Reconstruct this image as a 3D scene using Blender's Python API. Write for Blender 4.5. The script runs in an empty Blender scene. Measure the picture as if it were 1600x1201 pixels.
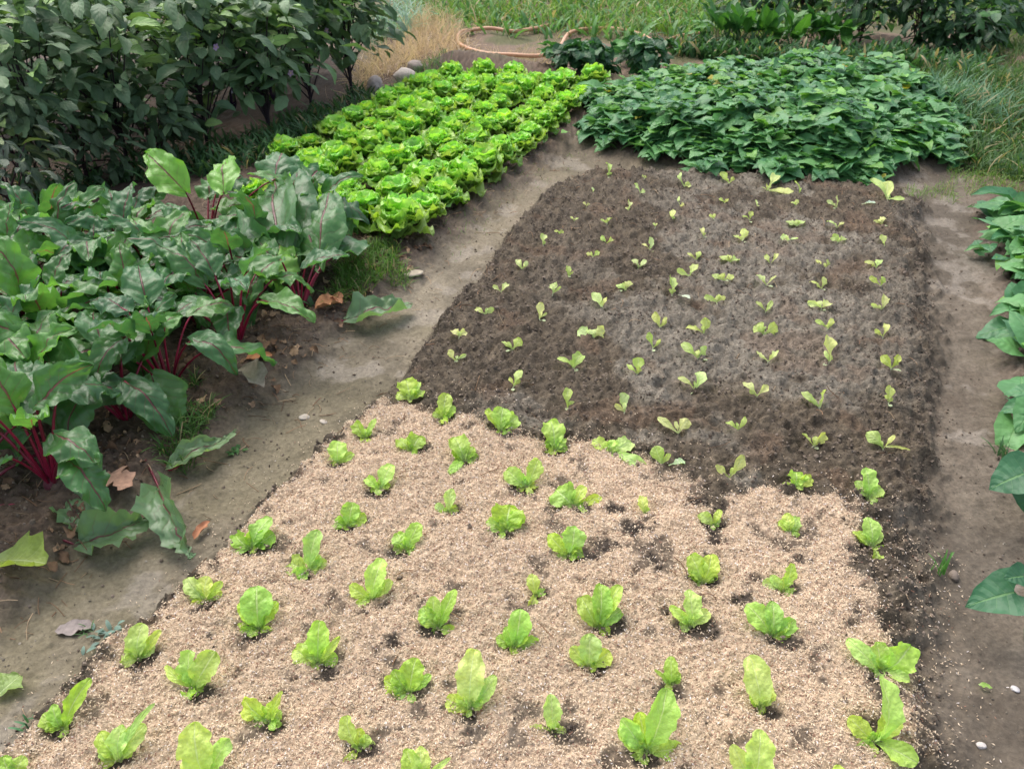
import bpy, math, random
import numpy as np
from mathutils import Vector

C = bpy.context.scene
COL = C.collection
R = math.radians

# ------------------------------------------------------------------ camera, sky, sun, exposure
CAM_H, PITCH, FPX = 1.6, 33.5, 1244.0            # metres above the bed, degrees down, focal length in photo pixels
cd = bpy.data.cameras.new('camera'); cam = bpy.data.objects.new('camera', cd); COL.objects.link(cam)
cam.location = (0, 0, CAM_H); cam.rotation_euler = (R(90 - PITCH), 0, 0)
cd.sensor_width = 36; cd.lens = FPX / 1600 * 36; cd.clip_start = 0.05; cd.clip_end = 500
cd.dof.use_dof = True; cd.dof.focus_distance = 2.3; cd.dof.aperture_fstop = 7
C.camera = cam
SUN_EL, SUN_ROT = 58, 35
w = bpy.data.worlds.new('World'); C.world = w; w.use_nodes = True
nt = w.node_tree; bg = nt.nodes['Background']
sky = nt.nodes.new('ShaderNodeTexSky'); sky.sky_type = 'NISHITA'; sky.sun_disc = False
sky.sun_elevation = R(SUN_EL); sky.sun_rotation = R(-SUN_ROT); sky.air_density = 0.8; sky.dust_density = 3.5; sky.ozone_density = 0.6
hs = nt.nodes.new('ShaderNodeHueSaturation'); hs.inputs['Saturation'].default_value = 0.62   # thin even cloud
nt.links.new(sky.outputs[0], hs.inputs['Color']); nt.links.new(hs.outputs[0], bg.inputs[0]); bg.inputs[1].default_value = 0.15
sl = bpy.data.lights.new('sun', 'SUN'); sl.energy = 0.9; sl.angle = R(55); sl.color = (1.0, 0.95, 0.88)
sun = bpy.data.objects.new('sun', sl); COL.objects.link(sun)
sd_ = Vector((-math.sin(R(SUN_ROT)) * math.cos(R(SUN_EL)), math.cos(R(SUN_ROT)) * math.cos(R(SUN_EL)), math.sin(R(SUN_EL))))
sun.rotation_euler = sd_.to_track_quat('Z', 'Y').to_euler(); sun.location = (0, 0, 8)
C.view_settings.view_transform = 'Standard'; C.view_settings.look = 'None'
C.view_settings.gamma = 1; C.view_settings.exposure = 1.15
C.render.engine = 'CYCLES'
C.cycles.max_bounces = 6; C.cycles.transparent_max_bounces = 4

rs = np.random.RandomState(7)
random.seed(7)

# ------------------------------------------------------------------ helpers
def at(px, py, z=0.0):
    "a point of the photograph's view -> the place on a level plane"
    a = R(PITCH); x = (px - 800) / FPX; y = (600.5 - py) / FPX
    d = (x, math.cos(a) + y * math.sin(a), -math.sin(a) + y * math.cos(a))
    t = (z - CAM_H) / d[2]
    return d[0] * t, d[1] * t

def depth(x, y, z=0.0):
    a = R(PITCH)
    return y * math.cos(a) - (z - CAM_H) * math.sin(a)

def inview(x, y, z=0.0, m=120):
    a = R(PITCH); d = depth(x, y, z)
    if d < 0.3: return False
    px = 800 + FPX * x / d; py = 600 - FPX * (y * math.sin(a) + (z - CAM_H) * math.cos(a)) / d
    return -m < px < 1600 + m and -m < py < 1201 + m

BA = np.array([0.385, 0.923]); BB = np.array([0.923, -0.385])   # along and across the beds
def uv2xy(u, v): return u * BA[0] + v * BB[0], u * BA[1] + v * BB[1]
def xy2uv(x, y): return x * BA[0] + y * BA[1], x * BB[0] + y * BB[1]

_tab = np.random.RandomState(3).rand(16, 256, 256)
def vn(x, y, k=0):
    xi = np.floor(x).astype(np.int64); yi = np.floor(y).astype(np.int64)
    fx = x - xi; fy = y - yi; fx = fx * fx * (3 - 2 * fx); fy = fy * fy * (3 - 2 * fy)
    T = _tab[k % 16]; a = T[xi & 255, yi & 255]; b = T[(xi + 1) & 255, yi & 255]
    c = T[xi & 255, (yi + 1) & 255]; d = T[(xi + 1) & 255, (yi + 1) & 255]
    return (a * (1 - fx) + b * fx) * (1 - fy) + (c * (1 - fx) + d * fx) * fy
def fbm(x, y, s, o=4, k=0, g=0.55):
    r = 0; a = 1; t = 0; c, q = math.cos(0.7), math.sin(0.7)
    x = np.asarray(x) * s + 37.1; y = np.asarray(y) * s + 11.7
    for i in range(o):
        r = r + a * vn(x, y, k + i); t += a; a *= g
        x, y = (c * x - q * y) * 2.03 + 5, (q * x + c * y) * 2.03 + 9
    return r / t
def worley(x, y, s, k=0):
    "distance to the nearest jittered point, and that cell's own random number"
    x = x * s + 53.0; y = y * s + 71.0; xi = np.floor(x).astype(np.int64); yi = np.floor(y).astype(np.int64)
    d = np.full(x.shape, 9.0); c = np.zeros(x.shape)
    for i in (-1, 0, 1):
        for j in (-1, 0, 1):
            a, b = xi + i, yi + j; jx = a + _tab[k % 16][a & 255, b & 255]; jy = b + _tab[(k + 1) % 16][a & 255, b & 255]
            q = np.hypot(x - jx, y - jy); m_ = q < d; d = np.where(m_, q, d); c = np.where(m_, _tab[(k + 2) % 16][a & 255, b & 255], c)
    return d, c
def sstep(a, b, x):
    t = np.clip((x - a) / (b - a), 0, 1); return t * t * (3 - 2 * t)
def sdist(x, y, poly):
    "signed distance, positive inside"
    x = np.asarray(x, float); y = np.asarray(y, float)
    d = np.full(x.shape, 1e9); ins = np.zeros(x.shape, bool); n = len(poly)
    for i in range(n):
        ax, ay = poly[i]; bx, by = poly[(i + 1) % n]
        ex, ey = bx - ax, by - ay; wx, wy = x - ax, y - ay
        t = np.clip((wx * ex + wy * ey) / (ex * ex + ey * ey + 1e-12), 0, 1)
        d = np.minimum(d, (wx - ex * t) ** 2 + (wy - ey * t) ** 2)
        c = (ay <= y) != (by <= y)
        with np.errstate(divide='ignore', invalid='ignore'):
            xi = ax + (y - ay) * ex / (ey if ey else 1e-12)
        ins ^= c & (x < xi)
    d = np.sqrt(d); return np.where(ins, d, -d)
def lerp(a, b, t): return a + (b - a) * t

def tag(o, label, cat, group=None, kind=None):
    o['label'] = label; o['category'] = cat
    if group: o['group'] = group
    if kind: o['kind'] = kind
    return o
def thing(name, loc, rz=0.0):
    o = bpy.data.objects.new(name, None); COL.objects.link(o); o.location = loc; o.rotation_euler = (0, 0, rz)
    o.empty_display_size = 0.05; return o

def mesh(name, V, F, mat, col=None, uv=None, smooth=True):
    "F: (n,k) index array or list of such arrays; col: per-vertex rgb; uv: per-vertex uv"
    if not isinstance(F, list): F = [F]
    F = [np.asarray(f, np.int32) for f in F if len(f)]
    me = bpy.data.meshes.new(name); V = np.asarray(V, np.float32)
    me.vertices.add(len(V)); me.vertices.foreach_set('co', V.ravel())
    loops = np.concatenate([f.ravel() for f in F]); sizes = np.concatenate([np.full(len(f), f.shape[1], np.int32) for f in F])
    st = np.concatenate([[0], np.cumsum(sizes)[:-1]]).astype(np.int32)
    me.loops.add(len(loops)); me.loops.foreach_set('vertex_index', loops)
    me.polygons.add(len(sizes)); me.polygons.foreach_set('loop_start', st)
    me.polygons.foreach_set('use_smooth', np.full(len(sizes), smooth, bool))
    me.update(calc_edges=True)
    if col is not None:
        a = me.color_attributes.new('Col', 'FLOAT_COLOR', 'POINT')
        c = np.ones((len(V), 4), np.float32); c[:, :3] = col; a.data.foreach_set('color', c.ravel())
    if uv is not None:
        l = me.uv_layers.new(name='UVMap'); l.data.foreach_set('uv', np.asarray(uv, np.float32)[loops].ravel())
    me.materials.append(mat); me.validate()
    return me
def obj(name, me, parent=None):
    o = bpy.data.objects.new(name, me); COL.objects.link(o)
    if parent is not None: o.parent = parent
    return o

class Acc:
    "collects pieces into one mesh"
    def __init__(s): s.V = []; s.F = {}; s.c = []; s.u = []; s.n = 0
    def add(s, V, F, col, uv=None):
        V = np.asarray(V, float)
        s.V.append(V); s.F.setdefault(np.asarray(F).shape[1], []).append(np.asarray(F) + s.n)
        s.c.append(np.broadcast_to(np.asarray(col, float), (len(V), 3)))
        s.u.append(np.full((len(V), 2), 0.5) if uv is None else uv); s.n += len(V); return s
    def build(s, name, mat, parent=None, smooth=True, org=(0, 0, 0)):
        me = mesh(name, np.concatenate(s.V) - np.array(org), [np.concatenate(f) for f in s.F.values()], mat, np.concatenate(s.c), np.concatenate(s.u), smooth)
        return obj(name, me, parent)

# ------------------------------------------------------------------ leaf and stalk shapes
def prof(kind, t):
    if kind == 'lettuce': p = (0.18 + 0.82 * sstep(0.05, 0.66, t)) * np.sqrt(np.clip(1 - (np.clip(t - 0.60, 0, 1) / 0.40) ** 2.2, 0, 1))
    elif kind == 'seedling': p = (0.15 + 0.85 * sstep(0.22, 0.68, t)) * np.sqrt(np.clip(1 - (np.clip(t - 0.62, 0, 1) / 0.38) ** 2, 0, 1))
    elif kind == 'beet': p = (0.10 + np.clip(t * 3.4, 0, 1) ** 0.9 * 0.9) * np.clip(1 - t, 0, 1) ** 0.5 * 1.18
    elif kind == 'heart': p = (0.5 + 0.5 * np.sqrt(np.clip(t * 4, 0, 1))) * (1 - t ** 1.75) ** 1.05
    elif kind == 'ovate': p = (np.clip(t, 0, 1) ** 0.65) * np.clip(1 - t, 0, 1) ** 0.75 * 2.35
    elif kind == 'strap': p = (0.55 + 0.45 * sstep(0, 0.4, t)) * np.clip(1 - t, 0, 1) ** 0.3
    else: p = (0.3 + 0.7 * sstep(0, 0.5, t)) * np.clip(1 - t, 0, 1) ** 0.45 * 1.2
    return np.maximum(p, 0.015)

def blade(A, B, W, kind='lettuce', nu=10, nv=7, bend=0.12, up=(0, -0.5, 0.8), cup=0.25, ruf=0.1, rf=3.0, lobe=0.06, lf=4, back=0.0, twist=0.0, sag=0.0, rng=rs, crump=0.0, cf=5.0):
    A = np.array(A, float); B = np.array(B, float); d = B - A; L = np.linalg.norm(d) + 1e-9; dr = d / L
    S = np.cross(dr, np.array(up, float)); S /= np.linalg.norm(S) + 1e-9; N = np.cross(S, dr)
    t = np.linspace(0, 1, nu); t = 1 - (1 - t) ** 1.6; s = np.linspace(-1, 1, nv)
    mid = A + np.outer(t, d) + np.outer(bend * L * 4 * t * (1 - t) - sag * L * t ** 3, N)
    T = np.gradient(mid, axis=0); T /= np.linalg.norm(T, axis=1)[:, None] + 1e-9
    Sv = np.broadcast_to(S, T.shape); Nv = np.cross(Sv, T)
    if twist:
        a = twist * t; Sv, Nv = Sv * np.cos(a)[:, None] + Nv * np.sin(a)[:, None], Nv * np.cos(a)[:, None] - Sv * np.sin(a)[:, None]
    p1, p2, p3, p4 = rng.rand(4) * 6.283
    wd = W / 2 * prof(kind, t)
    g = np.abs(s)
    side = np.where(s[None, :] < 0, p1, p2)
    lob = 1 + lobe * np.sin(6.283 * lf * t[:, None] + side) * g ** 2 + 0.6 * lobe * np.sin(6.283 * lf * 2.3 * t[:, None] + side * 2) * g ** 2
    lat = s[None, :] * wd[:, None] * lob
    nz = cup * wd[:, None] * g ** 2 + ruf * W * (g ** 2.2) * (np.sin(6.283 * rf * t[:, None] + side) + 0.5 * np.sin(6.283 * rf * 2.1 * t[:, None] + p3 + side)) * np.minimum(1, wd[:, None] / (W * 0.25)) \
        + 0.3 * ruf * W * np.sin(6.283 * (rf * 0.7 * t[:, None] + s[None, :] * 0.8) + p4) * g
    if crump:
        o1, o2 = rng.rand(2) * 200; asp = L / max(W, 1e-3)
        nz = nz + crump * W * (fbm(t[:, None] * asp + o1 + 0 * s[None, :], s[None, :] * 0.5 + o2 + 0 * t[:, None], cf, 3, 2) - 0.5) * 2
    V = mid[:, None, :] + lat[..., None] * Sv[:, None, :] + nz[..., None] * Nv[:, None, :]
    if back: V = V - (back * W * (g ** 1.6)[None, :] * ((1 - t) ** 2)[:, None])[..., None] * dr
    V = V.reshape(-1, 3)
    i = np.arange(nu - 1)[:, None] * nv + np.arange(nv - 1)[None, :]
    F = np.stack([i, i + 1, i + nv + 1, i + nv], -1).reshape(-1, 4)
    U = np.stack(np.meshgrid((s + 1) / 2, t), -1).reshape(-1, 2)
    return V, F, U

def tube(P, rad, n=5):
    "a round stem through the points P"
    P = np.asarray(P, float); m = len(P); rad = np.broadcast_to(np.asarray(rad, float), (m,))
    T = np.gradient(P, axis=0); T /= np.linalg.norm(T, axis=1)[:, None] + 1e-9
    ref = np.array([0.3, 0.2, 0.93]) if abs(T[:, 2]).mean() < 0.8 else np.array([1.0, 0.1, 0])
    X = np.cross(T, ref); X /= np.linalg.norm(X, axis=1)[:, None] + 1e-9; Y = np.cross(T, X)
    a = np.arange(n) * 6.28318 / n
    V = (P[:, None] + rad[:, None, None] * (np.cos(a)[None, :, None] * X[:, None] + np.sin(a)[None, :, None] * Y[:, None])).reshape(-1, 3)
    i = np.arange(m - 1)[:, None] * n + np.arange(n)[None]; j = np.arange(m - 1)[:, None] * n + (np.arange(n)[None] + 1) % n
    F = np.stack([i, j, j + n, i + n], -1).reshape(-1, 4)
    return V, F
def bez(A, B, Cc, n=6):
    t = np.linspace(0, 1, n)[:, None]; A, B, Cc = map(lambda q: np.array(q, float), (A, B, Cc))
    return (1 - t) ** 2 * A + 2 * t * (1 - t) * B + t * t * Cc

# ------------------------------------------------------------------ materials
def newmat(name):
    m = bpy.data.materials.new(name); m.use_nodes = True; n = m.node_tree; n.nodes.clear()
    return m, n, n.nodes, n.links
def nd(n, t, **k):
    x = n.nodes.new(t)
    for a, b in k.items(): setattr(x, a, b)
    return x
def mathn(n, op, a, b=None):
    x = nd(n, 'ShaderNodeMath', operation=op)
    for i, v in enumerate((a, b)):
        if v is None: continue
        if isinstance(v, (int, float)): x.inputs[i].default_value = v
        else: n.links.new(v, x.inputs[i])
    return x.outputs[0]
def mixc(n, f, a, b, mode='MIX'):
    x = nd(n, 'ShaderNodeMix', data_type='RGBA', blend_type=mode)
    for i, v in ((0, f), (6, a), (7, b)):
        if isinstance(v, (int, float)): x.inputs[i].default_value = v
        elif isinstance(v, tuple): x.inputs[i].default_value = (*v, 1)
        else: n.links.new(v, x.inputs[i])
    return x.outputs[2]

def leaf_mat(name, vein=(0.5, 0.6, 0.3), veinw=0.03, veinf=0.5, nveins=7, rough=0.45, spec=0.5, trans=0.3, noise=60.0, bump=0.4, fade=0.0, spots=0.0, tcol=1.3, vb=1.0, quilt=0.6):
    m, n, N, L = newmat(name)
    out = nd(n, 'ShaderNodeOutputMaterial'); at_ = nd(n, 'ShaderNodeAttribute', attribute_name='Col')
    uv = nd(n, 'ShaderNodeUVMap'); sp = nd(n, 'ShaderNodeSeparateXYZ'); L.new(uv.outputs[0], sp.inputs[0])
    a = mathn(n, 'ABSOLUTE', mathn(n, 'SUBTRACT', sp.outputs[0], 0.5))         # 0 at midrib .. 0.5 at the margin
    tc = nd(n, 'ShaderNodeTexCoord')
    ns = nd(n, 'ShaderNodeTexNoise'); ns.inputs['Scale'].default_value = noise; ns.inputs['Detail'].default_value = 3; L.new(tc.outputs['Object'], ns.inputs['Vector'])
    n2 = nd(n, 'ShaderNodeTexNoise'); n2.inputs['Scale'].default_value = noise * 0.22; n2.inputs['Detail'].default_value = 2; L.new(tc.outputs['Object'], n2.inputs['Vector'])
    vo = nd(n, 'ShaderNodeTexVoronoi'); vo.inputs['Scale'].default_value = noise * 1.1; L.new(tc.outputs['Object'], vo.inputs['Vector'])
    # side veins run outward and forward
    ph = mathn(n, 'ADD', mathn(n, 'MULTIPLY', mathn(n, 'SUBTRACT', sp.outputs[1], mathn(n, 'MULTIPLY', a, 0.55)), float(nveins)), mathn(n, 'MULTIPLY', n2.outputs[0], 0.5))
    fr = mathn(n, 'ABSOLUTE', mathn(n, 'SUBTRACT', mathn(n, 'FRACT', ph), 0.5))
    side = mathn(n, 'GREATER_THAN', fr, 0.5 - veinw * 1.6)
    mr = nd(n, 'ShaderNodeMapRange'); mr.interpolation_type = 'SMOOTHSTEP'
    L.new(a, mr.inputs[0]); mr.inputs[1].default_value = veinw * 0.6; mr.inputs[2].default_value = veinw * 1.8; mr.inputs[3].default_value = 1; mr.inputs[4].default_value = 0
    vf = mathn(n, 'MAXIMUM', mr.outputs[0], mathn(n, 'MULTIPLY', side, mathn(n, 'SUBTRACT', 0.55, a)))
    vf = mathn(n, 'MULTIPLY', vf, veinf)
    if fade:                                                                  # pale leaf base
        fb = nd(n, 'ShaderNodeMapRange'); L.new(sp.outputs[1], fb.inputs[0]); fb.inputs[1].default_value = 0; fb.inputs[2].default_value = fade; fb.inputs[3].default_value = 0.6; fb.inputs[4].default_value = 0
        vf = mathn(n, 'MAXIMUM', vf, fb.outputs[0])
    v1 = nd(n, 'ShaderNodeMapRange'); L.new(ns.outputs[0], v1.inputs[0]); v1.inputs[3].default_value = 0.82; v1.inputs[4].default_value = 1.18
    v2 = nd(n, 'ShaderNodeMapRange'); L.new(n2.outputs[0], v2.inputs[0]); v2.inputs[3].default_value = 0.7; v2.inputs[4].default_value = 1.3
    vm = nd(n, 'ShaderNodeVectorMath', operation='SCALE'); L.new(at_.outputs['Color'], vm.inputs[0]); L.new(mathn(n, 'MULTIPLY', v1.outputs[0], v2.outputs[0]), vm.inputs['Scale'])
    colr = mixc(n, vf, vm.outputs[0], vein)
    if spots:
        n3 = nd(n, 'ShaderNodeTexNoise'); n3.inputs['Scale'].default_value = noise * 0.9; L.new(tc.outputs['Object'], n3.inputs['Vector'])
        colr = mixc(n, mathn(n, 'MULTIPLY', mathn(n, 'GREATER_THAN', n3.outputs[0], 0.70), spots), colr, (0.28, 0.22, 0.12))
    bs = nd(n, 'ShaderNodeBsdfPrincipled'); L.new(colr, bs.inputs['Base Color']); bs.inputs['Roughness'].default_value = rough
    bs.inputs['Specular IOR Level'].default_value = spec
    hgt = mathn(n, 'SUBTRACT', mathn(n, 'ADD', mathn(n, 'ADD', mathn(n, 'MULTIPLY', ns.outputs[0], 0.8), mathn(n, 'MULTIPLY', vo.outputs['Distance'], -quilt)), mathn(n, 'MULTIPLY', mathn(n, 'SUBTRACT', 0.5, fr), 1.2 * vb)), vf)
    bp = nd(n, 'ShaderNodeBump'); bp.inputs['Strength'].default_value = bump; bp.inputs['Distance'].default_value = 0.004; L.new(hgt, bp.inputs['Height']); L.new(bp.outputs[0], bs.inputs['Normal'])
    tr = nd(n, 'ShaderNodeBsdfTranslucent'); vt = nd(n, 'ShaderNodeVectorMath', operation='MULTIPLY'); L.new(colr, vt.inputs[0]); vt.inputs[1].default_value = (tcol * 1.1, tcol * 1.15, tcol * 0.6)
    L.new(vt.outputs[0], tr.inputs[0]); mx = nd(n, 'ShaderNodeMixShader'); mx.inputs[0].default_value = trans
    L.new(bs.outputs[0], mx.inputs[1]); L.new(tr.outputs[0], mx.inputs[2]); L.new(mx.outputs[0], out.inputs[0])
    return m

def dull_mat(name, noise=40.0, var=0.3, rough=0.9, bump=0.5, dist=0.004, spec=0.2, fine=0.0):
    m, n, N, L = newmat(name)
    out = nd(n, 'ShaderNodeOutputMaterial'); at_ = nd(n, 'ShaderNodeAttribute', attribute_name='Col'); tc = nd(n, 'ShaderNodeTexCoord')
    ns = nd(n, 'ShaderNodeTexNoise'); ns.inputs['Scale'].default_value = noise; ns.inputs['Detail'].default_value = 6; ns.inputs['Roughness'].default_value = 0.65; L.new(tc.outputs['Object'], ns.inputs['Vector'])
    v1 = nd(n, 'ShaderNodeMapRange'); L.new(ns.outputs[0], v1.inputs[0]); v1.inputs[1].default_value = 0.25; v1.inputs[2].default_value = 0.75; v1.inputs[3].default_value = 1 - var * 1.15; v1.inputs[4].default_value = 1 + var * 1.15
    vm = nd(n, 'ShaderNodeVectorMath', operation='SCALE'); L.new(at_.outputs['Color'], vm.inputs[0]); L.new(v1.outputs[0], vm.inputs['Scale'])
    bs = nd(n, 'ShaderNodeBsdfPrincipled'); L.new(vm.outputs[0], bs.inputs['Base Color']); bs.inputs['Roughness'].default_value = rough; bs.inputs['Specular IOR Level'].default_value = spec
    bp = nd(n, 'ShaderNodeBump'); bp.inputs['Strength'].default_value = bump; bp.inputs['Distance'].default_value = dist; L.new(ns.outputs[0], bp.inputs['Height']); L.new(bp.outputs[0], bs.inputs['Normal'])
    L.new(bs.outputs[0], out.inputs[0]); return m

M_soil = dull_mat('soil', 95, 0.55, 0.88, 1.0, 0.008, 0.25)
M_crumb = dull_mat('soil_crumb', 200, 0.3, 0.9, 0.0, 0.001, 0.2)
M_path = dull_mat('trodden_soil', 80, 0.32, 0.85, 0.9, 0.005, 0.25)
M_husk = dull_mat('rice_husk', 300, 0.15, 0.75, 0.2, 0.001, 0.3)
M_dry = dull_mat('dry_plant', 60, 0.3, 0.8, 0.4, 0.002, 0.2)
M_stone = dull_mat('stone', 25, 0.3, 0.85, 0.7, 0.01, 0.3)
M_stem = dull_mat('stem', 60, 0.25, 0.6, 0.3, 0.002, 0.3)
M_beetstalk = dull_mat('beet_stalk', 50, 0.25, 0.32, 0.3, 0.001, 0.5)
M_hose = dull_mat('hose', 15, 0.15, 0.45, 0.1, 0.001, 0.4)
M_young = leaf_mat('young_lettuce_leaf', (0.68, 0.80, 0.42), 0.022, 0.6, 6, 0.42, 0.5, 0.38, 110, 0.65, fade=0.3, vb=.6, quilt=.7)
M_head = leaf_mat('lettuce_leaf', (0.45, 0.65, 0.18), 0.03, 0.4, 7, 0.38, 0.5, 0.35, 60, 0.6, fade=0.3)
M_beet = leaf_mat('beet_leaf', (0.20, 0.05, 0.07), 0.018, 0.85, 6, 0.38, 0.5, 0.32, 34, 1.0, spots=0.15, vb=0.6, tcol=1.7, quilt=0.35)
M_sweet = leaf_mat('sweet_potato_leaf', (0.17, 0.34, 0.12), 0.02, 0.6, 5, 0.45, 0.42, 0.26, 50, 0.6)
M_egg = leaf_mat('aubergine_leaf', (0.12, 0.17, 0.09), 0.03, 0.5, 5, 0.55, 0.4, 0.2, 40, 0.5)
M_grass = leaf_mat('grass_blade', (0.15, 0.3, 0.06), 0.03, 0.2, 1, 0.5, 0.3, 0.3, 30, 0.1)
M_petal = leaf_mat('petal', (0.6, 0.4, 0.65), 0.03, 0.2, 3, 0.6, 0.3, 0.4, 40, 0.1)
M_fruit = dull_mat('aubergine_skin', 10, 0.1, 0.15, 0.05, 0.001, 0.6)

# ------------------------------------------------------------------ where the beds and paths lie
def P(*pts, z=0.0): return [at(a, b, z) for a, b in pts]
BED = P((-330, 1480), (0, 1170), (110, 1050), (250, 930), (320, 872), (420, 762), (470, 722), (560, 645), (640, 575), (700, 480), (760, 420), (800, 352), (860, 292), (930, 264), (1040, 264), (1180, 270), (1400, 288), (1432, 305), (1445, 400), (1450, 500), (1455, 600), (1450, 700), (1440, 800), (1432, 900), (1436, 1000), (1450, 1201), (1470, 1480))
MULCH = P((-300, 1480), (-10, 1190), (120, 1062), (255, 945), (330, 880), (425, 772), (462, 742), (520, 690), (590, 628), (640, 636), (700, 645), (752, 655), (800, 676), (870, 692), (960, 702), (1000, 726), (1040, 742), (1090, 760), (1120, 800), (1160, 770), (1190, 762), (1240, 782), (1300, 772), (1340, 785), (1345, 830), (1330, 870), (1350, 910), (1365, 960), (1420, 1010), (1440, 1100), (1430, 1201), (1450, 1480))
SWEET = P((905, 208), (960, 232), (1060, 250), (1160, 268), (1280, 276), (1400, 262), (1490, 232), (1490, 170), (1440, 130), (1250, 118), (1090, 122), (980, 145), (905, 175))
def level(x, y):
    "broad height without clods; also the zone weights"
    u, v = xy2uv(x, y)
    wob = (fbm(x, y, 9, 3, 2) - 0.5) * 0.07 + (fbm(x, y, 30, 2, 5) - 0.5) * 0.04
    sb = sdist(x, y, BED)
    wr = np.where(v > 0, 0.11, 0.035); bed = sstep(-wr, wr, sb + wob * np.where(v > 0, 2.2, 1.0))
    # bed strip at left (beets then lettuces) with its own edge
    sL = np.minimum.reduce([-1.80 - v, v + 3.55, u - 0.3, 7.2 - u])
    left = sstep(-0.12, 0.10, sL + wob * 1.5)
    sS = sdist(x, y, SWEET); sw = sstep(-0.15, 0.15, sS + wob)
    sR = np.minimum(v - 0.78, 5.6 - u); rt = sstep(-0.06, 0.12, sR + wob * 1.5)
    far = sstep(6.6, 7.6, u + wob * 4)
    return u, v, sb, bed, left, sw, rt, far
def height(x, y, full=False):
    x = np.asarray(x, float); y = np.asarray(y, float)
    Lv = level(x, y); u, v, sb, bed, left, sw, rt, far = Lv
    sm = sdist(x, y, MULCH) + (fbm(x, y, 16, 3, 7) - 0.5) * 0.11
    mul = sstep(-0.012, 0.02, sm)
    c1 = np.abs(fbm(x, y, 16, 4, 1) - 0.5) * 2; c2 = fbm(x, y, 55, 3, 4) - 0.5; c3 = np.abs(fbm(x, y, 30, 3, 9) - 0.5) * 2
    wx = x + 0.012 * (fbm(x, y, 30, 2, 2) - .5); wy = y + 0.012 * (fbm(x, y, 30, 2, 6) - .5)
    w1, k1 = worley(wx, wy, 19, 1); w2, k2 = worley(wx, wy, 42, 4)
    clod = 0.034 * (0.35 - c1) + 0.036 * c2 + 0.014 * (0.3 - c3) + 0.030 * (k1 ** 2) * np.clip(0.55 - w1, -.2, 1) + 0.016 * k2 * np.clip(0.6 - w2, -.2, 1)
    rough = lerp(0.85, 0.18, mul)
    smooth = (fbm(x, y, 3, 3, 6) - 0.5) * 0.018 + (fbm(x, y, 9, 3, 8) - 0.5) * 0.016 + (fbm(x, y, 30, 3, 8) - 0.5) * 0.010 + (fbm(x, y, 80, 2, 3) - 0.5) * 0.007
    base = -0.075 + 0.075 * bed + 0.065 * left * (1 - bed) + 0.06 * sw * (1 - bed) + 0.05 * rt * (1 - bed)
    z = base + smooth + clod * np.clip(bed * rough + 0.75 * left * (1 - bed) + 0.5 * sw * (1 - bed) + 0.6 * rt * (1 - bed) + 0.10, 0, 1)
    # crumbled edge of the bed
    edge = np.exp(-(sb / 0.05) ** 2) * (v < 0.7); z += edge * (fbm(x, y, 40, 3, 11) - 0.5) * 0.05
    z += far * (fbm(x, y, 1.2, 3, 12) - 0.4) * 0.10
    z += mul * 0.010
    for (mx, my, r, h) in MOUNDS: z += h * np.exp(-((x - mx) ** 2 + (y - my) ** 2) / r ** 2)
    for (hx, hy) in HOLES:
        d2 = (x - hx) ** 2 + (y - hy) ** 2; z -= 0.014 * np.exp(-d2 / 0.04 ** 2)
    if full: return z, Lv, sm, mul
    return z
MOUNDS = [(*at(690, 108), 0.30, 0.10), (*at(740, 102), 0.35, 0.08), (*at(820, 106), 0.35, 0.05)]
HOLES = []
def gz(x, y): return float(height(np.array([x]), np.array([y]))[0])

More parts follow.
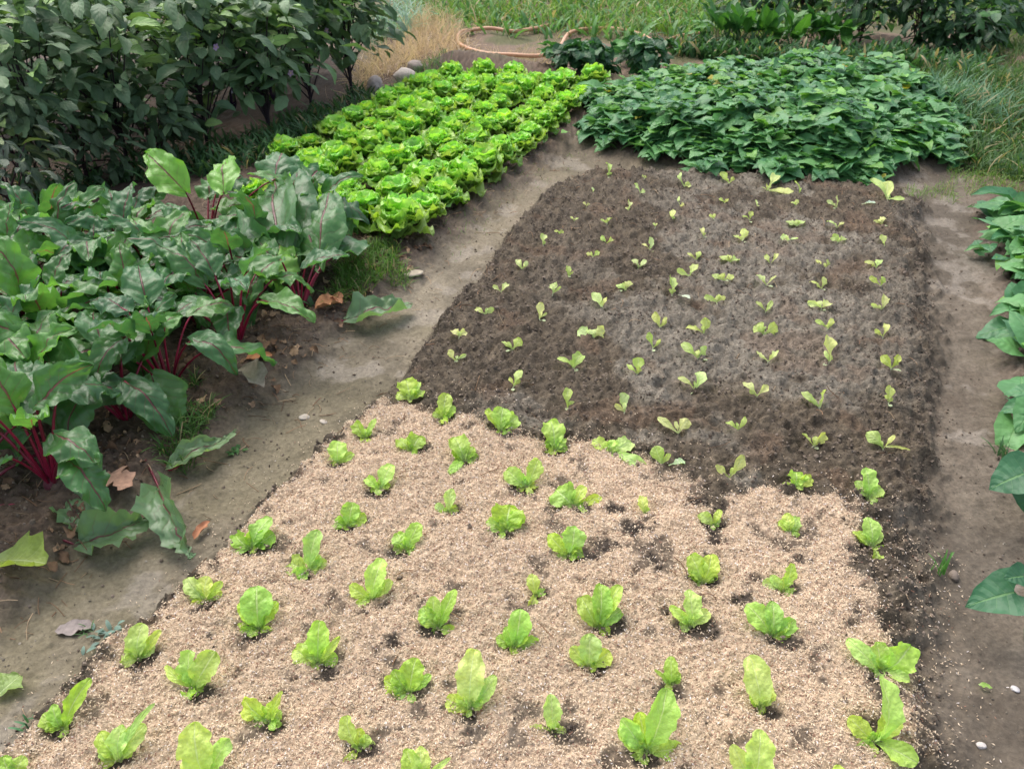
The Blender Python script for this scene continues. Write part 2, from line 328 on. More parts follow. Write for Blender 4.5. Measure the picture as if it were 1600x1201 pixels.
# young lettuces on the husk: base pixel, then each leaf as (right, up, width) from the base, in photo pixels
YOUNG = [
 (98,1134,[(36,65,24),(-33,20,24),(-12,14,24),(10,22,18)]), (188,1186,[(46,73,12),(-28,36,26),(5,46,28),(20,22,22)]),
 (217,1026,[(2,48,32),(33,42,15),(-22,16,24),(-5,28,26)]), (302,1075,[(-43,30,14),(-6,50,28),(38,52,38),(2,-16,22),(10,22,30)]),
 (22,1212,[(-14,30,26),(14,28,26)]), (323,1215,[(-12,75,50),(38,55,30),(10,34,26)]),
 (405,980,[(-3,60,46),(-31,36,17),(26,40,24),(-27,-6,14),(-8,-12,15)]), (497,1034,[(2,60,32),(33,40,12),(-36,22,30),(30,12,22),(-16,36,28),(-10,2,24)]),
 (422,1126,[(-40,30,30),(20,44,12),(-24,2,16),(12,-10,12),(8,26,22)]), (562,1165,[(-24,40,30),(22,8,14),(-20,-26,14),(-4,10,20)]),
 (393,856,[(22,48,28),(-28,22,24),(34,24,28),(-24,-6,8),(4,26,24)]), (483,892,[(15,62,28),(-30,12,32),(-14,-8,20),(18,16,14),(22,-1,10)]),
 (322,938,[(-31,34,24),(4,38,28),(26,30,14),(22,14,14),(-12,6,18)]), (543,823,[(8,40,28),(26,20,20),(-23,12,22),(2,16,24)]),
 (583,936,[(12,60,30),(-37,22,20),(14,28,14),(-8,14,20)]), (633,856,[(20,44,24),(-12,28,26),(26,6,14),(-20,4,12),(4,14,22)]),
 (700,800,[(5,38,17),(-20,14,12),(14,9,10),(2,4,16)]), (790,831,[(6,40,48),(-30,16,22),(26,28,26),(-12,-20,9),(8,22,32)]),
 (685,982,[(-8,48,24),(-26,26,24),(24,56,19),(26,2,10),(-6,4,26)]), (836,931,[(-6,34,19),(16,10,12),(4,8,12),(-8,-13,14)]),
 (802,1011,[(12,56,34),(-25,18,18),(38,10,26),(-10,32,20),(12,18,18)]), (639,1078,[(12,52,36),(-38,18,28),(-24,34,22),(32,26,15),(-18,-6,22),(10,-16,12)]),
 (736,1105,[(2,77,42),(-38,14,26),(36,46,24),(-17,26,22),(-5,-10,8),(14,14,20)]), (863,1138,[(-2,50,26),(-38,0,20),(20,-2,18),(2,12,16)]),
 (655,1215,[(-18,38,28),(4,40,28),(46,30,9)]), (919,1038,[(2,48,34),(34,22,26),(-27,30,22),(-26,8,13),(2,8,20)]),
 (1051,1067,[(-4,40,21),(9,18,13),(-28,22,6)]), (1011,1170,[(29,80,44),(-44,32,26),(-12,50,30),(50,4,28),(-29,-10,10),(8,26,28)]),
 (934,978,[(-25,46,30),(6,62,30),(32,62,24),(40,22,9),(-14,28,24)]), (1078,977,[(2,50,28),(-30,30,15),(28,24,20),(2,12,22)]),
 (1097,908,[(-16,44,28),(16,44,28),(0,22,42),(-22,16,16),(22,16,16)]), (888,869,[(10,46,36),(-30,34,22),(-18,-2,14),(4,20,24)]),
 (898,790,[(-28,26,42),(14,32,18),(42,16,15),(30,-20,8),(6,10,20)]), (1007,802,[(-4,28,15),(5,12,9)]),
 (1114,821,[(-19,20,17),(12,26,11),(8,6,10)]), (1241,761,[(28,16,18),(4,24,30),(-20,4,11),(-4,6,18)]),
 (1358,773,[(0,50,24),(-17,30,17),(23,20,17),(-36,8,9),(4,14,20)]), (1235,830,[(-18,18,15),(-6,30,17),(12,24,17),(-10,2,12),(14,4,12)]),
 (1364,850,[(-2,46,26),(14,26,14),(-28,26,8),(-4,-20,17),(-8,16,14)]), (1224,922,[(14,42,19),(-33,12,24),(20,0,10),(4,10,12)]),
 (1204,992,[(-34,46,34),(4,48,26),(38,24,24),(-30,8,11),(4,10,24)]), (1185,1105,[(-11,68,42),(22,28,17),(8,4,17),(-12,20,12)]),
 (1375,1044,[(-46,44,26),(-4,42,32),(46,38,44),(-37,4,11),(36,-12,17),(6,8,26)]), (1367,1155,[(12,84,38),(-40,34,28),(22,22,17),(46,-28,32),(-15,-18,15),(-10,10,20)]),
 (1172,1222,[(-32,52,28),(12,66,42),(-8,30,26)]), (1308,1225,[(0,26,20),(-12,10,14)]),
 (642,625,[(-8,34,30),(-22,12,18),(12,30,11),(18,16,17),(0,12,22)]), (690,655,[(7,42,22),(-10,14,15),(20,22,15),(6,-2,14),(2,20,20)]),
 (782,674,[(-22,36,15),(4,38,28),(26,26,26),(-6,-4,8)]), (866,702,[(-2,50,34),(8,26,26),(-15,6,15),(22,6,10),(-6,20,22)]),
 (956,707,[(-28,24,20),(-4,22,22),(30,22,26),(46,-18,19),(2,10,20)]), (822,761,[(-30,28,26),(19,44,24),(18,6,14),(8,-10,10),(-6,14,26)]),
 (571,682,[(-17,28,19),(14,34,9),(2,16,16),(-2,-4,12)]), (527,722,[(0,36,28),(23,18,13),(-14,14,16)]),
 (642,703,[(-19,22,22),(12,26,28),(10,0,12),(-4,4,16)]), (726,724,[(-14,40,30),(22,6,19),(12,24,18),(-22,-16,14),(-8,10,24)]),
 (594,764,[(16,40,26),(-22,20,15),(10,14,22),(-12,6,18)]),
]
# seedlings on bare soil: base pixel and a pattern of leaves
SP = {'V': [(-13, 14, 9), (13, 15, 10)], 'R': [(10, 20, 13), (-15, 11, 8)], 'L': [(-10, 20, 12), (14, 12, 6)], 'I': [(2, 24, 14), (5, 8, 6)],
      'W': [(-17, 11, 15), (17, 10, 15), (-2, 12, 12)], 'T': [(-6, 26, 9), (10, 2, 13)]}
SEED = [(817,425,'V',1),(785,460,'V',.9),(757,495,'V',.9),(717,534,'W',.7),(710,569,'Lc',.8),(800,550,'Rc',1),(844,506,'Ic',.9),(863,469,'I',.9),(889,437,'Ic',.8),(849,391,'I',.8),
 (875,368,'Wc',.5),(925,406,'V',.8),(947,383,'V',.9),(942,487,'L',1.1),(926,529,'W',1.1),(895,580,'Rcd',1.2),(801,609,'Ic',1.1),(950,278,'Ic',1.1),(927,303,'I',.5),(916,324,'V',.5),
 (1000,307,'T',.9),(1006,285,'V',.5),(983,332,'Ic',.8),(898,349,'V',.5),(948,357,'V',.7),(1069,296,'T',1.1),(1140,290,'L',1.2),(1062,321,'Tc',.7),(1051,344,'Ic',.8),(1132,319,'V',.7),
 (1116,347,'V',.6),(1171,349,'Rc',.7),(1023,361,'V',.5),(1017,395,'Rc',.9),(1098,376,'Ic',.8),(1159,380,'Rc',1.),(996,422,'V',1.),(1088,409,'R',.9),(1142,413,'Wc',.9),(1079,436,'R',1.),
 (1130,445,'Wc',.9),(975,455,'Rc',1.),(1050,466,'I',1.),(1119,478,'Wc',.9),(1197,303,'K',1),(1249,305,'I',1.),(1184,326,'I',.6),(1241,326,'Vc',.7),(1307,326,'Rc',1.),(1387,317,'M',1),
 (1245,357,'W',.9),(1308,359,'V',.9),(1378,353,'Rc',.9),(1230,384,'W',.9),(1307,384,'W',.8),(1382,386,'Ic',.8),(1203,417,'V',1.),(1288,418,'V',1.1),(1368,422,'Rc',1.),(1196,451,'Lc',1.1),
 (1282,453,'Rcd',1.),(1375,455,'V',1.),(1196,489,'V',.9),(1282,489,'Wc',.9),(1375,489,'R',1.),(1030,512,'L',1.1),(1099,522,'R',1.1),(1193,524,'Wc',1.1),(1019,547,'Lc',1.),(1090,562,'Vc',1.2),
 (1199,568,'V',1.1),(994,591,'I',1.2),(1084,614,'Rc',1.3),(1182,625,'V',1.2),(975,648,'I',1.2),(1059,681,'V',1.3),(1153,677,'V',.9),(1034,731,'L',1.2),(887,640,'Icd',1.),(1290,523,'V',1.1),
 (1379,532,'V',1.),(1294,572,'Ic',1.2),(1390,583,'Vc',1.3),(1280,641,'R',1.4),(1386,637,'Ic',1.),(1268,700,'Vc',1.1),(1379,706,'L',1.2),(1139,752,'V',1.3)]
SP['K'] = [(18, 28, 14), (32, 4, 13), (4, 8, 8)]; SP['M'] = [(-20, 26, 8), (11, 38, 16), (22, 0, 9)]
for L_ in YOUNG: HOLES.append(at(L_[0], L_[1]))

# ------------------------------------------------------------------ ground sheet: one fine grid, cut into bed, paths and ground
def axis(lo, hi, d0, f0, grow, far_lo, far_hi):
    a = list(np.arange(lo, hi, d0)); s = d0; x = a[-1]
    while x < far_hi: s *= grow; x += s; a.append(x)
    s = d0; x = lo; b = []
    while x > far_lo: s *= grow; x -= s; b.append(x)
    return np.array(b[::-1] + a)
gx = axis(-2.3, 2.6, 0.0085, 0, 1.035, -70, 70)
ys = [-6.0, -4, -2.5, -1.5, -0.8, -0.3, 0.0, 0.2, 0.35, 0.5, 0.6]
y = 0.6
while y < 12.5: y += 0.0052 * max(1, y / 1.6) ** 1.35; ys.append(y)
s = 0.06
while y < 120: s *= 1.05; y += s; ys.append(y)
gy = np.array(ys); nx, ny = len(gx), len(gy)
X, Y = np.meshgrid(gx, gy); X = X.ravel(); Y = Y.ravel()
Z, (u, v, sb, bed, left, sw, rt, far), sm, mul = height(X, Y, True)
near = (np.abs(X) < 14) & (Y < 14) & (Y > -1)
Z = np.where(near, Z, Z * 0.3 - 0.05)
def cl(r, g, b): return np.array([r, g, b])
n1 = fbm(X, Y, 2.2, 4, 1); n2 = fbm(X, Y, 14, 4, 3); n3 = fbm(X, Y, 60, 3, 6)
soil = lerp(cl(0.040, 0.031, 0.021), cl(0.180, 0.142, 0.098), (0.5 * n2 + 0.5 * n3)[:, None] * 1.7 - 0.35)
cx_, cy_ = at(1130, 460); soil = soil * .82; crust = sstep(0.49, 0.64, fbm(X, Y, 3.2, 5, 5) + 0.25 * (n2 - 0.5) + 0.10 * np.exp(-((X - cx_) ** 2 + (Y - cy_) ** 2) / 0.7 ** 2)) * sstep(1.1, 0.3, np.abs(v + 0.25))
soil = lerp(soil, lerp(cl(0.11, 0.097, 0.076), cl(0.30, 0.272, 0.220), (0.5 * n2 + 0.5 * n3)[:, None] * 1.5 - 0.25), (crust * 0.62)[:, None])
rusty = sstep(0.60, 0.72, fbm(X, Y, 6, 3, 9)); soil = lerp(soil, cl(0.15, 0.092, 0.058), (rusty * 0.35)[:, None])
path = lerp(cl(0.125, 0.105, 0.076), cl(0.30, 0.262, 0.205), (0.35 * n1 + 0.35 * n2 + 0.3 * n3)[:, None] * 1.6 - 0.3)
moss = sstep(0.46, 0.66, fbm(X, Y, 1.5, 4, 10)); path = lerp(path, cl(0.16, 0.142, 0.085), (moss * 0.45)[:, None])
pinkish = sstep(3.2, 4.8, Y) ; path = lerp(path, cl(0.26, 0.20, 0.155), (0.35 * pinkish * n2)[:, None])
pathR = lerp(cl(0.105, 0.082, 0.062), cl(0.235, 0.198, 0.160), (0.3 * n1 + 0.4 * n2 + 0.3 * n3)[:, None] * 1.6 - 0.3)
path = np.where((v > 0)[:, None], pathR * cl(0.78, 0.77, 0.72), path * cl(0.92, 0.90, 0.83))
damp = sstep(0.50, 0.60, fbm(X, Y, 2.0, 5, 12) + 0.12 * (n2 - 0.5)); path = path * (1 - 0.26 * damp[:, None]); path = lerp(path, cl(0.34, 0.30, 0.25), (0.35 * sstep(0.60, 0.70, fbm(X, Y, 7, 4, 15)))[:, None])
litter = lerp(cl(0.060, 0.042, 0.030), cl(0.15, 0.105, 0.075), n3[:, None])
farc = lerp(cl(0.17, 0.12, 0.085), cl(0.10, 0.10, 0.045), sstep(0.42, 0.6, n1)[:, None])
husk = lerp(cl(0.42, 0.30, 0.20), cl(0.58, 0.45, 0.32), n3[:, None])
col = path
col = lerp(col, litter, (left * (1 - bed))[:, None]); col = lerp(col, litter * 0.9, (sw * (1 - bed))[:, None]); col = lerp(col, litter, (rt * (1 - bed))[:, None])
col = lerp(col, farc, (far * (1 - bed))[:, None]); col = lerp(col, litter * 0.75, (sstep(-3.35, -3.6, v + 0.3 * (n1 - .5)) * sstep(7.6, 6.8, u))[:, None])  # under the aubergines: litter, darkened further with the bushes' shade painted in
col = lerp(col, soil, bed[:, None])
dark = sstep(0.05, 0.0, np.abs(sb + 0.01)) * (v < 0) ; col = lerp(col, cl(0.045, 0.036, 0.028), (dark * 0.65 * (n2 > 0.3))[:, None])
# holes in the husk: beside each plant and here and there along dug furrows
hole = sstep(0.69, 0.75, fbm(X, Y, 14, 3, 13) + 0.05 * fbm(X, Y, 60, 2, 1))
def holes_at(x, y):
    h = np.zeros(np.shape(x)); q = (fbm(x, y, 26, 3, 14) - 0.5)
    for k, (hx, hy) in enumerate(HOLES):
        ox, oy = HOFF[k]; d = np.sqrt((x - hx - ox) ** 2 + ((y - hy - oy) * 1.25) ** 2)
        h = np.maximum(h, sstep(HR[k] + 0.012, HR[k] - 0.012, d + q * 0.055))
    for (px, py, r) in FURR:
        r = r * .78
        ax, ay = at(px, py); d = np.sqrt((x - ax) ** 2 + (y - ay) ** 2)
        h = np.maximum(h, sstep(r + 0.01, r - 0.02, d + q * 0.12))
    return h
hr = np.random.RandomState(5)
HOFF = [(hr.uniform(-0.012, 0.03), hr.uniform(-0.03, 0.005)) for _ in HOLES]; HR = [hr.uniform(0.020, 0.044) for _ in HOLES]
FURR = [(960, 800, .05), (940, 860, .04), (990, 830, .05), (1020, 880, .035), (1110, 790, .06), (1125, 850, .045), (1105, 870, .04), (720, 1125, .04), (1350, 870, .05), (1340, 960, .03), (1250, 880, .03), (810, 930, .022), (585, 960, .02), (1390, 1080, .045), (1350, 1130, .04), (1170, 900, .03), (620, 1010, .015), (1330, 830, .03), (460, 735, .03), (700, 960, .015), (1040, 960, .02), (1160, 940, .03)]
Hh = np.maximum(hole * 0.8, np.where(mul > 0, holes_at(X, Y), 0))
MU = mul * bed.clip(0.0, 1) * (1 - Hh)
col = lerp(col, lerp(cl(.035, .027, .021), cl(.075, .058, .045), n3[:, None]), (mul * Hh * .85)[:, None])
col = lerp(col, husk, MU[:, None])
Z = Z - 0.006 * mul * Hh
V = np.stack([X, Y, Z], 1)
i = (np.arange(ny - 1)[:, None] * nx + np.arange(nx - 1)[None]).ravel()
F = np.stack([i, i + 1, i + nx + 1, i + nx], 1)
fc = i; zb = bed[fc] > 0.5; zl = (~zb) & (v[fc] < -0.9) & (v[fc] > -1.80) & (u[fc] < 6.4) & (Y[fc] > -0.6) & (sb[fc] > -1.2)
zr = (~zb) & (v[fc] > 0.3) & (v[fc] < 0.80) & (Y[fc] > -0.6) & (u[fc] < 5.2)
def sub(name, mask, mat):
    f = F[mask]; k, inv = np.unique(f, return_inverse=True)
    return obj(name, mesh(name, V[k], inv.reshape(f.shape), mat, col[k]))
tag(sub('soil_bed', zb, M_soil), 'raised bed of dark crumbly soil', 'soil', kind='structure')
tag(sub('path', zl, M_path), 'bare trodden earth path left of the seedling bed', 'path', kind='structure')
tag(sub('path', zr, M_path), 'narrow earth path right of the seedling bed', 'path', kind='structure')
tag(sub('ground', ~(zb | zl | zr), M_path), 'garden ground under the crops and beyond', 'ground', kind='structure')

# ------------------------------------------------------------------ loose husk, crumbs, litter (nobody could count these)
def scatter_xy(n, x0, x1, y0, y1, rng): return rng.uniform(x0, x1, n), rng.uniform(y0, y1, n)
def rotset(m, rng, tilt=0.5):
    a = rng.rand(m) * 6.283; b = rng.normal(0, tilt, m); c = rng.normal(0, tilt, m)
    ca, sa, cb, sb2, cc, sc = np.cos(a), np.sin(a), np.cos(b), np.sin(b), np.cos(c), np.sin(c)
    Rz = np.zeros((m, 3, 3)); Rz[:, 0, 0] = ca; Rz[:, 0, 1] = -sa; Rz[:, 1, 0] = sa; Rz[:, 1, 1] = ca; Rz[:, 2, 2] = 1
    Ry = np.zeros((m, 3, 3)); Ry[:, 0, 0] = cb; Ry[:, 0, 2] = sb2; Ry[:, 2, 0] = -sb2; Ry[:, 2, 2] = cb; Ry[:, 1, 1] = 1
    Rx = np.zeros((m, 3, 3)); Rx[:, 1, 1] = cc; Rx[:, 1, 2] = -sc; Rx[:, 2, 1] = sc; Rx[:, 2, 2] = cc; Rx[:, 0, 0] = 1
    return Rz @ Ry @ Rx
def instances(name, TV, TF, pos, rot, scl, cols, mat, smooth=True, TU=None):
    "many copies of one small template merged into one mesh"
    m = len(pos); k = len(TV)
    VV = np.einsum('mij,mkj->mki', rot, TV[None] * np.asarray(scl).reshape(m, -1)[:, None, :]) + pos[:, None]
    FF = (TF[None] + (np.arange(m) * k)[:, None, None]).reshape(-1, TF.shape[1])
    cc = np.repeat(cols, k, axis=0)
    return obj(name, mesh(name, VV.reshape(-1, 3), FF, mat, cc, None if TU is None else np.tile(TU, (m, 1)), smooth))

g = np.random.RandomState(11)
x, y = scatter_xy(330000, -1.5, 1.7, 0.72, 2.75, g)
smm = sdist(x, y, MULCH) + (fbm(x, y, 16, 3, 7) - 0.5) * 0.11
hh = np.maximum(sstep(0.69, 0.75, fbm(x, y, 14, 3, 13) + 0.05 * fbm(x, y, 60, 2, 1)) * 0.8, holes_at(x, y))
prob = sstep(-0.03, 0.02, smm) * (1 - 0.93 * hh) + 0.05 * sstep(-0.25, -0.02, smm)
uu, vv = xy2uv(x, y)
prob = np.maximum(prob, 0.16 * (vv > 0.28) * (uu < 2.0) * sstep(0.65, 0.4, vv) * .7)
k = (g.rand(len(x)) < prob); x, y = x[k], y[k]
k = np.array([True] * len(x)); dd = y * math.cos(R(PITCH)) + CAM_H * math.sin(R(PITCH)); k = np.abs(x / dd) < 0.78
x, y = x[k], y[k]
z = height(x, y) + g.rand(len(x)) * 0.006
TV = np.array([(-1, 0, 0.1), (0, -0.36, 0), (0, 0.36, 0), (0.05, 0, 0.42), (1, 0, 0.1)]) * 0.5
TF = np.array([(0, 1, 3), (0, 3, 2), (1, 4, 3), (3, 4, 2)])
m = len(x); tone = g.rand(m)[:, None]; big = fbm(x, y, 5, 3, 2)[:, None]
cc = lerp(cl(0.45, 0.330, 0.215), cl(0.80, 0.655, 0.475), tone) * (0.80 + 0.40 * big)
cc = np.where(g.rand(m)[:, None] < 0.10, cl(0.30, 0.16, 0.11), cc); cc = np.where(g.rand(m)[:, None] < 0.05, cl(0.8, 0.72, 0.66), cc)
sc_ = g.uniform(0.0055, 0.0095, m)
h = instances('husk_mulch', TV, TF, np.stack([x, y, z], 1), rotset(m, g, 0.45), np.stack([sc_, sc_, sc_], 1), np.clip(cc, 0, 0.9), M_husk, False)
tag(h, 'pale pinkish beige rice husk mulch spread over the near half of the bed', 'mulch', kind='stuff')

# soil crumbs
TVo = np.array([(1, 0, 0), (-1, 0, 0), (0, 1, 0), (0, -1, 0), (0, 0, 1), (0, 0, -1), (.6, .62, .5), (-.62, .55, .55), (.55, -.6, .6), (-.6, -.6, .5)]) * 0.5
TFo = np.array([(0, 6, 8), (6, 4, 8), (6, 2, 7), (4, 6, 7), (7, 1, 9), (4, 7, 9), (9, 3, 8), (4, 9, 8), (0, 2, 6), (2, 1, 7), (1, 3, 9), (3, 0, 8), (5, 2, 0), (5, 1, 2), (5, 3, 1), (5, 0, 3)])
ce_ = TVo[TFo].mean(1); nn_ = np.cross(TVo[TFo[:, 1]] - TVo[TFo[:, 0]], TVo[TFo[:, 2]] - TVo[TFo[:, 0]]); TFo = np.where(((ce_ * nn_).sum(1) < 0)[:, None], TFo[:, ::-1], TFo)
x, y = scatter_xy(230000, -1.7, 3.0, 0.75, 5.3, g)
sbb = sdist(x, y, BED); smm = sdist(x, y, MULCH) + (fbm(x, y, 16, 3, 7) - 0.5) * 0.11
hh = holes_at(x, y)
pr = (sbb > -0.02) * np.where(smm > 0, 1.0 * hh, 0.25 + 0.6 * sstep(0.4, 0.7, fbm(x, y, 8, 3, 2))) + 0.6 * np.exp(-(sbb / 0.05) ** 2)
uu, vv = xy2uv(x, y); pr = np.maximum(pr, 0.35 * (vv < -1.8) * (uu < 3.6)); pr = pr * 0.75 + 0.12 * (vv > 0.25) * (vv < 0.5) + 0.03
k = g.rand(len(x)) < pr; x, y = x[k], y[k]; m = len(x)
s0 = 0.003 + 0.010 * g.rand(m) ** 3.5 + np.where(g.rand(m) < .012, .008, 0); z = height(x, y) + s0 * 0.15
cc = lerp(cl(0.085, 0.066, 0.050), cl(0.22, 0.175, 0.135), g.rand(m)[:, None]) * (0.8 + 0.5 * fbm(x, y, 3, 2, 4)[:, None])
h = instances('soil_crumbs', TVo, TFo, np.stack([x, y, z], 1), rotset(m, g, 1.0), np.stack([s0 * g.uniform(.7, 1.4, m), s0, s0 * g.uniform(.5, .9, m)], 1), cc, M_crumb, False)
tag(h, 'loose dark crumbs of soil lying on the bed', 'soil crumbs', kind='stuff')

x, y = scatter_xy(60000, -2.2, 2.9, 0.75, 6.0, g); uu, vv = xy2uv(x, y); sbb = sdist(x, y, BED)
k = (sbb < 0) & (vv > -1.95) & (vv < .85) & (g.rand(len(x)) < .10 + .9 * sstep(.45, .7, fbm(x, y, 4, 4, 6)) + .5 * (sbb > -.08)); x, y = x[k], y[k]; m = len(x)
s0 = .0016 + .006 * g.rand(m) ** 6; cc = lerp(cl(.10, .085, .065), cl(.36, .32, .26), g.rand(m)[:, None] ** 1.6)
h = instances('path_grit', TVo, TFo, np.stack([x, y, height(x, y) + s0 * .1], 1), rotset(m, g, 1.), np.stack([s0 * 1.3, s0, s0 * .6], 1), cc, M_crumb, False)
tag(h, 'fine grit and earth grains lying on both paths', 'grit', kind='stuff')
# thin straw, rootlets and fibres
def fibres(name, x, y, lo, hi, cols, label, cat, wid=0.0012, lift=0.012, rng=g, mat=None, up=0.15):
    a = Acc(); m = len(x); zz = height(x, y)
    for q in range(m):
        L = rng.uniform(lo, hi); an = rng.rand() * 6.283; d = np.array([math.cos(an), math.sin(an), rng.normal(0, up)]) * L
        p0 = np.array([x[q], y[q], zz[q] + 0.002]); p1 = p0 + d * 0.5 + rng.normal(0, 0.16, 3) * L + (0, 0, abs(rng.normal(0, lift))); p2 = p0 + d; p2[2] = zz[q] + abs(rng.normal(0, lift * 0.5))+max(0,d[2])
        V_, F_ = tube(bez(p0, p1, p2, 4), wid * rng.uniform(0.6, 1.4), 3); a.add(V_, F_, cols[rng.randint(len(cols))] * rng.uniform(0.7, 1.2))
    return tag(a.build(name, mat or M_dry), label, cat, kind='stuff')
x, y = scatter_xy(5200, -2.2, 2.4, 0.8, 5.2, g); uu, vv = xy2uv(x, y)
k = ((vv < -1.66) & (vv > -2.3)) | ((vv < -1.3) & (g.rand(len(x)) < .15)) | ((g.rand(len(x)) < 0.10) & (sdist(x, y, BED) > 0)) ; x, y = x[k], y[k]
fibres('dry_litter', x, y, 0.02, 0.09, [cl(.28, .17, .10), cl(.18, .10, .06), cl(.40, .29, .18)], 'thin brown straw and rootlets littering the beet bed edge', 'litter')

# ------------------------------------------------------------------ young lettuces and seedlings
TOCAM = (0, -0.62, 0.78)
def px_leaf(base, dx, dy, sc, phi):
    "a leaf tip given in photo pixels turned into a 3D tip above the ground"
    s_, c_ = math.sin(phi), math.cos(phi); L = math.hypot(dx, dy) * sc
    if dy > 6: hgt = dy * sc * 0.62 / c_
    else: hgt = max(0.28 * L, 0.010)
    away = (dy * sc - hgt * c_) / s_
    return np.array([base[0] + dx * sc, base[1] + away, base[2] + hgt])
def grid_name(items):
    "the planting line (counted from the right) and the place in it (counted from the near end)"
    uvs = sorted((-xy2uv(*p)[1], xy2uv(*p)[0], k) for k, p in enumerate(items)); lines = [[uvs[0]]]
    for q in uvs[1:]:
        if q[0] - lines[-1][-1][0] > 0.077: lines.append([])
        lines[-1].append(q)
    print('lines', len(lines)); res = {}
    for ci, c in enumerate(lines):
        for ii, (_, _, k) in enumerate(sorted(c, key=lambda q: q[1])): res[k] = (ci, ii)
    return res
ORD = ['first', 'second', 'third', 'fourth', 'fifth', 'sixth', 'seventh', 'eighth', 'ninth', 'tenth', 'eleventh', 'twelfth', 'thirteenth', 'fourteenth', 'fifteenth', 'sixteenth']
def side_word(dx): return 'leaning left' if dx < -14 else ('leaning right' if dx > 14 else 'standing upright')
gn = grid_name([at(a, b) for a, b, _ in YOUNG])
g = np.random.RandomState(21)
for k, (px, py, leaves) in enumerate(YOUNG):
    x, y = at(px, py); zb_ = gz(x, y) - 0.004; sc = depth(x, y) / FPX; phi = math.atan2(CAM_H, y)
    t = thing('young_lettuce', (x, y, zb_)); big = max(leaves, key=lambda q: math.hypot(q[0], q[1]))
    size = 'large' if math.hypot(big[0], big[1]) * sc > 0.10 else ('tiny' if math.hypot(big[0], big[1]) * sc < 0.055 else 'young')
    ci, ii = gn[k]
    tag(t, f'{size} lettuce {side_word(big[0])}, {ORD[ii]} from camera in {"rightmost line" if ci == 0 else ORD[ci] + " line from right"} on husk', 'lettuce', 'young lettuces planted in the husk mulch')
    tone = g.uniform(0, 1); base = lerp(cl(0.37, 0.59, 0.09), cl(0.52, 0.70, 0.18), tone)
    mxl = max(math.hypot(q[0], q[1]) for q in leaves)
    if len(leaves) > 2: leaves = leaves + [(g.uniform(-.5, .5) * mxl, g.uniform(.15, .55) * mxl, g.uniform(.28, .42) * mxl) for _ in range(2)] + [(g.uniform(-.45, .45) * mxl, -g.uniform(.02, .15) * mxl, g.uniform(.2, .3) * mxl)]
    for j, (dx, dy, wd) in enumerate(leaves):
        B = px_leaf((0, 0, 0), dx, dy, sc, phi); A = np.array([dx * sc * 0.05, 0, 0.002])
        W = wd * sc * 1.10
        Vv, Ff, Uu = blade(A, B, W, 'lettuce', 20, 15, g.uniform(0.08, 0.2), (g.normal(0, .15), -0.62, 0.78), g.uniform(0.15, 0.5), g.uniform(0.07, 0.15), g.uniform(1.8, 3.4), 0.06, 5.0, sag=g.uniform(0.0, 0.3), twist=g.normal(0, .15), rng=g, crump=0.09, cf=5)
        c = base * g.uniform(0.92, 1.16); c = c * cl(g.uniform(0.9, 1.15), 1, g.uniform(0.7, 1.3))
        obj('leaf', mesh('leaf', Vv, Ff, M_young, c, Uu), t)
    Vv, Ff = tube([(0, 0, -0.008), (0, 0, 0.004), (0, -0.001, 0.012)], [0.004, 0.005, 0.003], 6)
    obj('stem', mesh('stem', Vv, Ff, M_stem, cl(0.42, 0.50, 0.20)), t)

